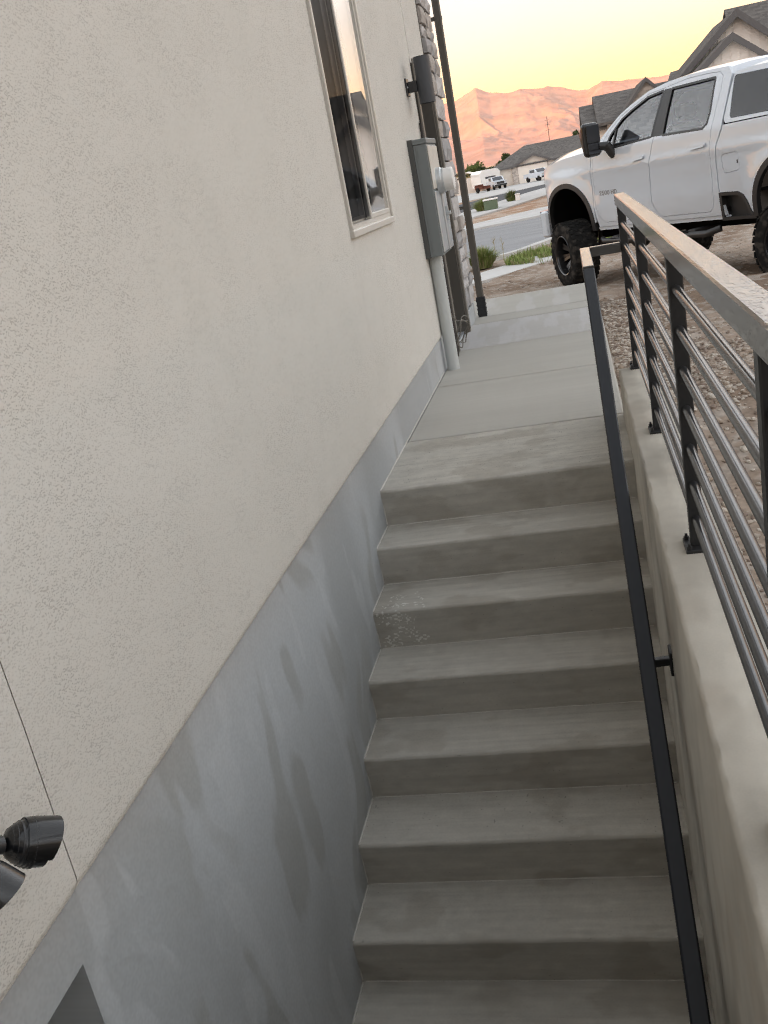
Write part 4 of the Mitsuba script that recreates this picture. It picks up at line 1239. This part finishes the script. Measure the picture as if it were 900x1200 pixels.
diffuse('siding_cream', proc(siding_c)); diffuse('garage_cream', (0.68, 0.62, 0.55)); diffuse('garage_pale', (0.82, 0.77, 0.70)); diffuse('fascia_grey', (0.14, 0.135, 0.135))
diffuse('wall_stone', proc(lambda p, n, uv: mix((0.34, 0.30, 0.27), (0.60, 0.55, 0.50), cell_rand(p.x * 3.2 + 0.5 * dr.floor(p.z * 6), p.y * 2, p.z * 6))))


def shingle_c(p, n, uv):
    row_ = dr.floor(p.z * 9)
    return mix((0.085, 0.08, 0.078), (0.20, 0.19, 0.18), 0.55 * cell_rand(p.x * 4 + 0.37 * row_, p.y * 4, row_) + 0.45 * fbm(p.x * 1.5, p.y * 1.5, p.z * 1.5, 3))


diffuse('shingles', proc(shingle_c), lambda p, n, uv: (p.z * 9 - dr.floor(p.z * 9)), 0.02, 4e-3)
paint('dark_pane', (0.05, 0.055, 0.065), 0.06, spec=0.7)


def slab(p, th=0.18):
    """roof plane through points given counter-clockwise from above, with thickness"""
    p = np.asarray(p, float); n = len(p)
    v = np.vstack([p, p - [0, 0, th]])
    f = [[0, i, i + 1] for i in range(1, n - 1)] + [[n, n + i + 1, n + i] for i in range(1, n - 1)]
    f += [[i, n + i, n + (i + 1) % n] for i in range(n)] + [[i, n + (i + 1) % n, (i + 1) % n] for i in range(n)]
    return TM(v, f)


def prism_y(pts, y0, y1):
    return extrude_xz(Polygon(pts), y0, y1)


def gable_y(x0, x1, xp, ze, zp, y0, y1, over=0.35, th=.2):
    """two roof planes with the ridge along y"""
    sl0, sl1 = (zp - ze) / (xp - x0), (zp - ze) / (x1 - xp)
    xa, za = x0 - over, ze - over * sl0
    xb, zb = x1 + over, ze - over * sl1
    return [slab([(xa, y0 - over, za), (xp, y0 - over, zp), (xp, y1, zp), (xa, y1, za)][::-1], th), slab([(xp, y0 - over, zp), (xb, y0 - over, zb), (xb, y1, zb), (xp, y1, zp)][::-1], th)]


def rake(x0, x1, xp, ze, zp, y, over=.35, w_=.26, d=.06):
    sl0, sl1 = (zp - ze) / (xp - x0), (zp - ze) / (x1 - xp)
    xa, za, xb, zb = x0 - over, ze - over * sl0, x1 + over, ze - over * sl1
    return [prism_y([(xa, za + .02), (xp, zp + .02), (xp, zp - w_ * 1.25), (xa, za - w_)], y - over - d, y - over + .001), prism_y([(xp, zp + .02), (xb, zb + .02), (xb, zb - w_), (xp, zp - w_ * 1.25)], y - over - d, y - over + .001)]


# the neighbour on the right: board and batten gables under a steep dark roof
ng = -1.7
hc = thing('gable_house', 'cream board and batten house with steep dark gables behind the truck', 'house')
obj(hc + '__wall', cat_(box(7.0, 22, 54.0, 66, ng, 3.3), prism_y([(7.0, 3.3), (14.0, 3.3), (10.5, 6.35)], 54.0, 60), prism_y([(10.9, 3.3), (22, 3.3), (22, 6.9), (11.2, 6.9)], 59.8, 60.2), prism_y([(6.6, ng), (12.8, ng), (12.8, 2.65), (9.7, 5.05), (6.6, 2.65)], 50.6, 54.0)), 'siding_cream')
for x in np.arange(6.75, 12.8, 0.41):
    ztop = 5.05 - abs(x - 9.7) * (2.4 / 3.1)
    obj(hc + '__batten', box(x - .02, x + .02, 50.555, 50.6, ng, ztop - .12), 'siding_cream')
for x in np.arange(7.1, 14, 0.41):
    ztop = 6.35 - abs(x - 10.5) * (3.05 / 3.5)
    obj(hc + '__batten', box(x - .02, x + .02, 53.955, 54.0, 2.4, ztop - .12), 'siding_cream')
k = obj(hc + '__roof', cat_(*gable_y(7.0, 14.0, 10.5, 3.45, 6.55, 54.0, 62, .5), *gable_y(6.6, 12.8, 9.7, 2.75, 5.22, 50.6, 55, .4), slab([(10.6, 54.4, 3.2), (22.5, 54.4, 3.2), (22.5, 60, 7.25), (10.9, 60, 7.2)]), slab([(10.9, 60, 7.2), (22.5, 60, 7.25), (22.5, 66, 3.2), (10.6, 66, 3.2)])), 'shingles')
for b_ in (*rake(7.0, 14.0, 10.5, 3.45, 6.55, 54.0, .5, .32), *rake(6.6, 12.8, 9.7, 2.75, 5.22, 50.6, .4, .28)):
    obj(k + '__fascia', b_, 'fascia_grey')
k = obj(hc + '__garage_door', box(7.5, 11.9, 50.52, 50.59, ng + .02, ng + 2.35), 'garage_cream')
for zz in (.6, 1.17, 1.74):
    obj(k + '__panel', box(7.56, 11.84, 50.49, 50.515, ng + zz - .5, ng + zz + .03, .01), 'garage_cream')
for x in (15.0, 18.0):
    w_ = obj(hc + '__window', box(x, x + 1.3, 53.93, 54.0, .2, 2.0), 'frame_vinyl')
    obj(w_ + '__pane', box(x + .08, x + 1.22, 53.90, 53.925, .28, 1.92), 'dark_pane')

# the shingled house between it and the mountains
hb = thing('stepped_roof_house', 'house with stepped grey shingle roofs and a stone gable left of the truck cab', 'house')
yb = 64.0
obj(hb + '__wall', cat_(box(2.9, 12.0, yb, yb + 9, ng, 2.45), prism_y([(4.95, ng), (7.7, ng), (7.7, 2.9), (6.25, 4.35), (4.95, 3.0)], yb - 3.5, yb)), 'siding_cream')
obj(hb + '__stone_face', cat_(prism_y([(4.98, ng), (7.67, ng), (7.67, 2.88), (6.25, 4.30), (4.98, 2.98)], yb - 3.56, yb - 3.5)), 'wall_stone')
k = obj(hb + '__roof', cat_(slab([(2.35, yb - .5, 2.30), (3.9, yb - .5, 2.30), (3.9, yb + 4.5, 3.95), (2.35, yb + 4.5, 3.95)]), slab([(2.35, yb + 4.5, 3.95), (3.9, yb + 4.5, 3.95), (3.9, yb + 9.4, 2.3), (2.35, yb + 9.4, 2.3)]),
                            slab([(3.3, yb - .9, 2.55), (9.0, yb - .9, 2.55), (9.0, yb + 4.2, 4.42), (3.3, yb + 4.2, 4.42)]), slab([(3.3, yb + 4.2, 4.42), (9.0, yb + 4.2, 4.42), (9.0, yb + 9.2, 2.6), (3.3, yb + 9.2, 2.6)]),
                            slab([(7.0, yb - .5, 2.3), (13.0, yb - .5, 2.3), (13.0, yb + 5, 5.35), (8.6, yb + 5, 4.95)]),
                            *gable_y(4.95, 7.7, 6.25, 3.05, 4.55, yb - 3.5, yb + 4, .25)), 'shingles')
for b_ in rake(4.95, 7.7, 6.25, 3.05, 4.55, yb - 3.5, .25, .2):
    obj(k + '__fascia', b_, 'fascia_grey')

# the garage house across the far street
ha = thing('garage_house', 'low cream house with two garage doors and a dark roof across the far street', 'house')
ya, zg = 131.5, -1.72
obj(ha + '__wall', cat_(box(-8.6, 14, ya + .6, ya + 12, zg, 0.72), prism_y([(-5.75, zg), (-0.5, zg), (-0.5, .75), (-2.95, 1.75), (-5.75, .70)], ya, ya + 1)), 'garage_cream')
for b_ in (box(-5.95, -5.22, ya - .12, ya, zg, .35), box(-8.75, -8.1, ya + .45, ya + .6, zg, .2), box(-1.27, -.4, ya - .12, ya, zg, .35)):
    obj(ha + '__stone_pier', b_, 'wall_stone')
k = obj(ha + '__roof', cat_(slab([(-9.1, ya + .1, .68), (14.5, ya + .1, .68), (14.5, ya + 6, 3.1), (-4.2, ya + 6, 3.02)]), slab([(-9.1, ya + 12.5, .68), (-9.1, ya + .1, .68), (-4.2, ya + 6, 3.02)]), slab([(14.5, ya + 12.5, .68), (-9.1, ya + 12.5, .68), (-4.2, ya + 6, 3.02), (14.5, ya + 6, 3.1)]),
                            *gable_y(-5.75, -0.5, -2.95, .72, 1.82, ya - .1, ya + 3.5, .25, .16)), 'shingles')
for b_ in (*rake(-5.75, -0.5, -2.95, .72, 1.82, ya - .1, .25, .22), box(-5.95, -0.3, ya - .33, ya - .02, .56, .70), box(-9.1, -6.0, ya + .02, ya + .1, .48, .69), box(-.25, 14, ya + .02, ya + .1, .48, .69)):
    obj(k + '__fascia', b_, 'fascia_grey')
for x0_, x1_, y_ in ((-8.05, -6.0, ya + .6), (-5.2, -1.3, ya)):
    k = obj(ha + '__garage_door', box(x0_, x1_, y_ - .05, y_ - .002, zg + .03, zg + 2.2), 'garage_pale')
    obj(k + '__trim', cat_(box(x0_ - .1, x1_ + .1, y_ - .12, y_ - .001, zg + 2.21, zg + 2.33), box(x0_ - .1, x0_ - .005, y_ - .09, y_ - .001, zg, zg + 2.2), box(x1_ + .005, x1_ + .1, y_ - .09, y_ - .001, zg, zg + 2.2)), 'fascia_grey')
    for j in range(4):
        obj(k + '__panel', box(x0_ + .04, x1_ - .04, y_ - .075, y_ - .052, zg + .05 + .55 * j, zg + .05 + .55 * j + .50, .01), 'garage_pale')
tw = thing('radio_mast', 'thin mast rising behind the garage house roof against the mountains', 'mast')
obj(tw + '__pole', tube([(-1.05, 165, -2), (-1.05, 165, 7.1)], .05, 8), 'fascia_grey')
obj(tw + '__aerial', cat_(*[tube([(-1.45, 165, zz), (-.65, 165, zz)], .03, 6) for zz in (5.0, 5.8, 6.5)]), 'fascia_grey')

# utility boxes
ub = thing('utility_box', 'green steel utility box with pale lid on the far sidewalk', 'utility box')
paint('utility_green', (0.10, 0.14, 0.085), 0.5)
x, y = -3.85, 59.5
zz = float(gz(x, y)) + .1
obj(ub + '__cabinet', box(x - .42, x + .42, y - .35, y + .35, zz, zz + .58, .02), 'utility_green')
obj(ub + '__lid', box(x - .46, x + .46, y - .40, y + .40, zz + .582, zz + .66, .02), 'meter_white')
obj(ub + '__base', box(x - .5, x + .5, y - .45, y + .45, zz - .1, zz - .001), 'sidewalk_mat')
up = thing('utility_pedestal', 'small pale utility pedestal beside the far green shrub', 'pedestal')
x, y = -2.55, 68.0
zz = float(gz(x, y)) + .05
obj(up + '__post', box(x - .16, x + .16, y - .16, y + .16, zz, zz + .42, .03), 'siding_cream'); obj(up + '__cap', box(x - .19, x + .19, y - .19, y + .19, zz + .421, zz + .50, .03), 'siding_cream')


def small_pickup(x, y, yaw, label, s=1.0):
    """a pickup whose front faces -y at yaw 0"""
    k = thing('parked_pickup', label, 'pickup truck')
    z_ = float(gz(x, y)) + .06
    P = lambda m: place(m.apply_scale(s), x, y, z_, yaw)
    body = extrude_yz([(-2.7, .55), (-2.75, .95), (-2.65, 1.18), (-1.35, 1.28), (-.55, 1.85), (.9, 1.88), (1.2, 1.3), (2.9, 1.25), (2.95, .6)], -.95, .95)
    obj(k + '__body', P(body), 'truck_white')
    obj(k + '__windscreen', P(TM([(-.82, -1.32, 1.31), (.82, -1.32, 1.31), (.72, -.62, 1.82), (-.72, -.62, 1.82)], [[0, 1, 2, 3]])), 'dark_pane')
    for sx in (-1, 1):
        obj(k + '__side_window', P(box(min(sx * .95, sx * .965), max(sx * .95, sx * .965), -.6, .85, 1.33, 1.75)), 'dark_pane')
        obj(k + '__headlight', P(box(sx * .75 - .17, sx * .75 + .17, -2.80, -2.70, .93, 1.12)), 'lamp_clear')
    obj(k + '__grille', P(box(-.55, .55, -2.82, -2.7, .78, 1.12)), 'black_trim')
    obj(k + '__bumper', P(box(-.97, .97, -2.88, -2.72, .48, .72, .03)), 'black_trim')
    for sx in (-1, 1):
        for yy in (-1.75, 1.75):
            obj(k + '__wheel', P(lathe([(.001, -.13), (.40, -.13), (.42, 0), (.40, .13), (.001, .13)], 20, 'x').apply_translation([sx * .86, yy, .42])), 'rubber')
    return k


small_pickup(-7.75, 124.5, 0.3, 'white pickup with black bumper parked in front of the white box trailer', .82)
small_pickup(-2.55, 127.5, 0.55, 'white pickup parked before the wider garage door', .82)
bt = thing('box_trailer', 'white box trailer parked at the left of the garage house', 'trailer')
obj(bt + '__box', place(extrude_xz(Polygon([(-1.35, .5), (1.35, .5), (1.35, 2.25), (1.0, 2.62), (-1.0, 2.62), (-1.35, 2.25)]), 0, 6), -8.75, 129.5, -1.7, .3), 'meter_white')
obj(bt + '__window', place(box(-.7, .7, -.03, 0, 1.5, 1.75), -8.75, 129.5, -1.7, .3), 'dark_pane')
for sx in (-1, 1):
    obj(bt + '__wheel', place(lathe([(.001, -.12), (.36, -.12), (.38, 0), (.36, .12), (.001, .12)], 20, 'x').apply_translation([sx * 1.25, 2.6, .38]), -8.75, 129.5, -1.7, .3), 'rubber')
fn = thing('cream_shed', 'low cream shed at the left edge behind the trailer', 'shed')
obj(fn + '__wall', box(-14.5, -10.4, 136, 141, -1.8, .25), 'siding_cream')
obj(fn + '__roof', cat_(*gable_y(-14.5, -10.4, -12.45, .28, 1.1, 136, 141, .2, .12)), 'siding_cream')
diffuse('rust_red', (0.15, 0.065, 0.05))
fm_ = thing('farm_trailer', 'dark red flat trailer beside the white pickup', 'trailer')
obj(fm_ + '__deck', place(cat_(box(-.6, .6, -1.1, 1.1, .42, .52), box(-.6, -.54, -1.1, 1.1, .52, .75), box(.54, .6, -1.1, 1.1, .52, .75), box(-.6, .6, 1.04, 1.1, .52, 1.0)), -9.3, 121.5, -1.65, .5), 'rust_red')
for sx in (-1, 1):
    obj(fm_ + '__wheel', place(lathe([(.001, -.1), (.32, -.1), (.34, 0), (.32, .1), (.001, .1)], 18, 'x').apply_translation([sx * .72, 0, .34]), -9.3, 121.5, -1.65, .5), 'rubber')


def tree(x, y, h, rad, label, m1='leaf_dark', conifer=False, n=1500, ls=.22):
    k = thing('conifer_tree' if conifer else 'broadleaf_tree', label, 'tree')
    q_ = np.random.default_rng(int(abs(x * 131 + y * 17)))
    z_ = float(gz(x, y))
    limbs = [tube([(x, y, z_ - .2), (x + .1 * rad, y, z_ + h * .45), (x, y, z_ + h * .85)], [.05 * h * .6, .03 * h * .6, .01 * h], 8)]
    cl = []
    for i in range(16 if not conifer else 40):
        t = .25 + .72 * q_.random()
        a = q_.random() * 6.28
        if conifer:
            rr = rad * (1.05 - t) * (.6 + .6 * q_.random())
        else:
            rr = rad * math.sqrt(max(.05, 1 - (2 * (t - .25) / .75 - 0.9) ** 2)) * (.35 + .6 * q_.random())
        c = np.array([x + rr * math.cos(a), y + rr * math.sin(a), z_ + h * t])
        cl.append((c, rad * (.30 if not conifer else .2) * (.7 + .6 * q_.random())))
        limbs.append(tube([(x, y, z_ + h * t * .75), tuple(c)], [.012 * h, .004 * h], 5))
    V, F = [], []
    for i in range(n):
        c, r = cl[int(q_.integers(len(cl)))]
        d = q_.normal(size=3); d /= np.linalg.norm(d)
        p = c + d * r * (.6 + .5 * q_.random()) * np.array([1, 1, .75])
        u = q_.normal(size=3); u /= np.linalg.norm(u); w_ = np.cross(u, d + .01); w_ /= np.linalg.norm(w_)
        s = ls * (.6 + .8 * q_.random())
        o = len(V)
        V += [p - u * s, p + w_ * s * .5, p + u * s, p - w_ * s * .5]
        F += [[o, o + 1, o + 2], [o, o + 2, o + 3]]
    obj(k + '__trunk', cat_(*limbs), 'stone_mortar')
    obj(k + '__crown', TM(V, F), m1)
    return k


tree(-8.2, 162, 4.6, 2.0, 'tallest dark pointed tree behind the white trailer', conifer=True, n=1800)
tree(-11.0, 158, 3.2, 2.4, 'round dark tree left of the pointed tree behind the shed', n=1500)
tree(-9.6, 168, 3.6, 1.9, 'second dark pointed tree between the shed and the trailer', conifer=True)
tree(-6.4, 166, 3.6, 1.9, 'greener tree at the left end of the garage house roof', 'leaf_mid')
tree(-14, 170, 4.2, 3.0, 'leftmost broad tree, mostly behind the downspout', 'leaf_mid')
tree(-4.6, 200, 5.6, 2.2, 'faint far tree rising over the garage house roof', 'leaf_mid')
tree(3.3, 150, 5.6, 1.6, 'small dark tree top over the ridge beside the truck mirror', n=900)

# ------------------------------------------------------------------ the evening air between here and the mountains
scene['air'] = {'type': 'homogeneous', 'albedo': rgb(0.95), 'sigma_t': 2.2e-5}
scene['haze'] = {'type': 'cube', 'to_world': T().translate([0, 0, 350]).scale([13000, 13000, 367]), 'bsdf': {'type': 'null'}, 'interior': {'type': 'ref', 'id': 'air'}}
labels['haze'] = {'label': 'thin evening haze filling the air', 'category': 'haze', 'kind': 'stuff'}
scene['camera']['medium'] = {'type': 'ref', 'id': 'air'}
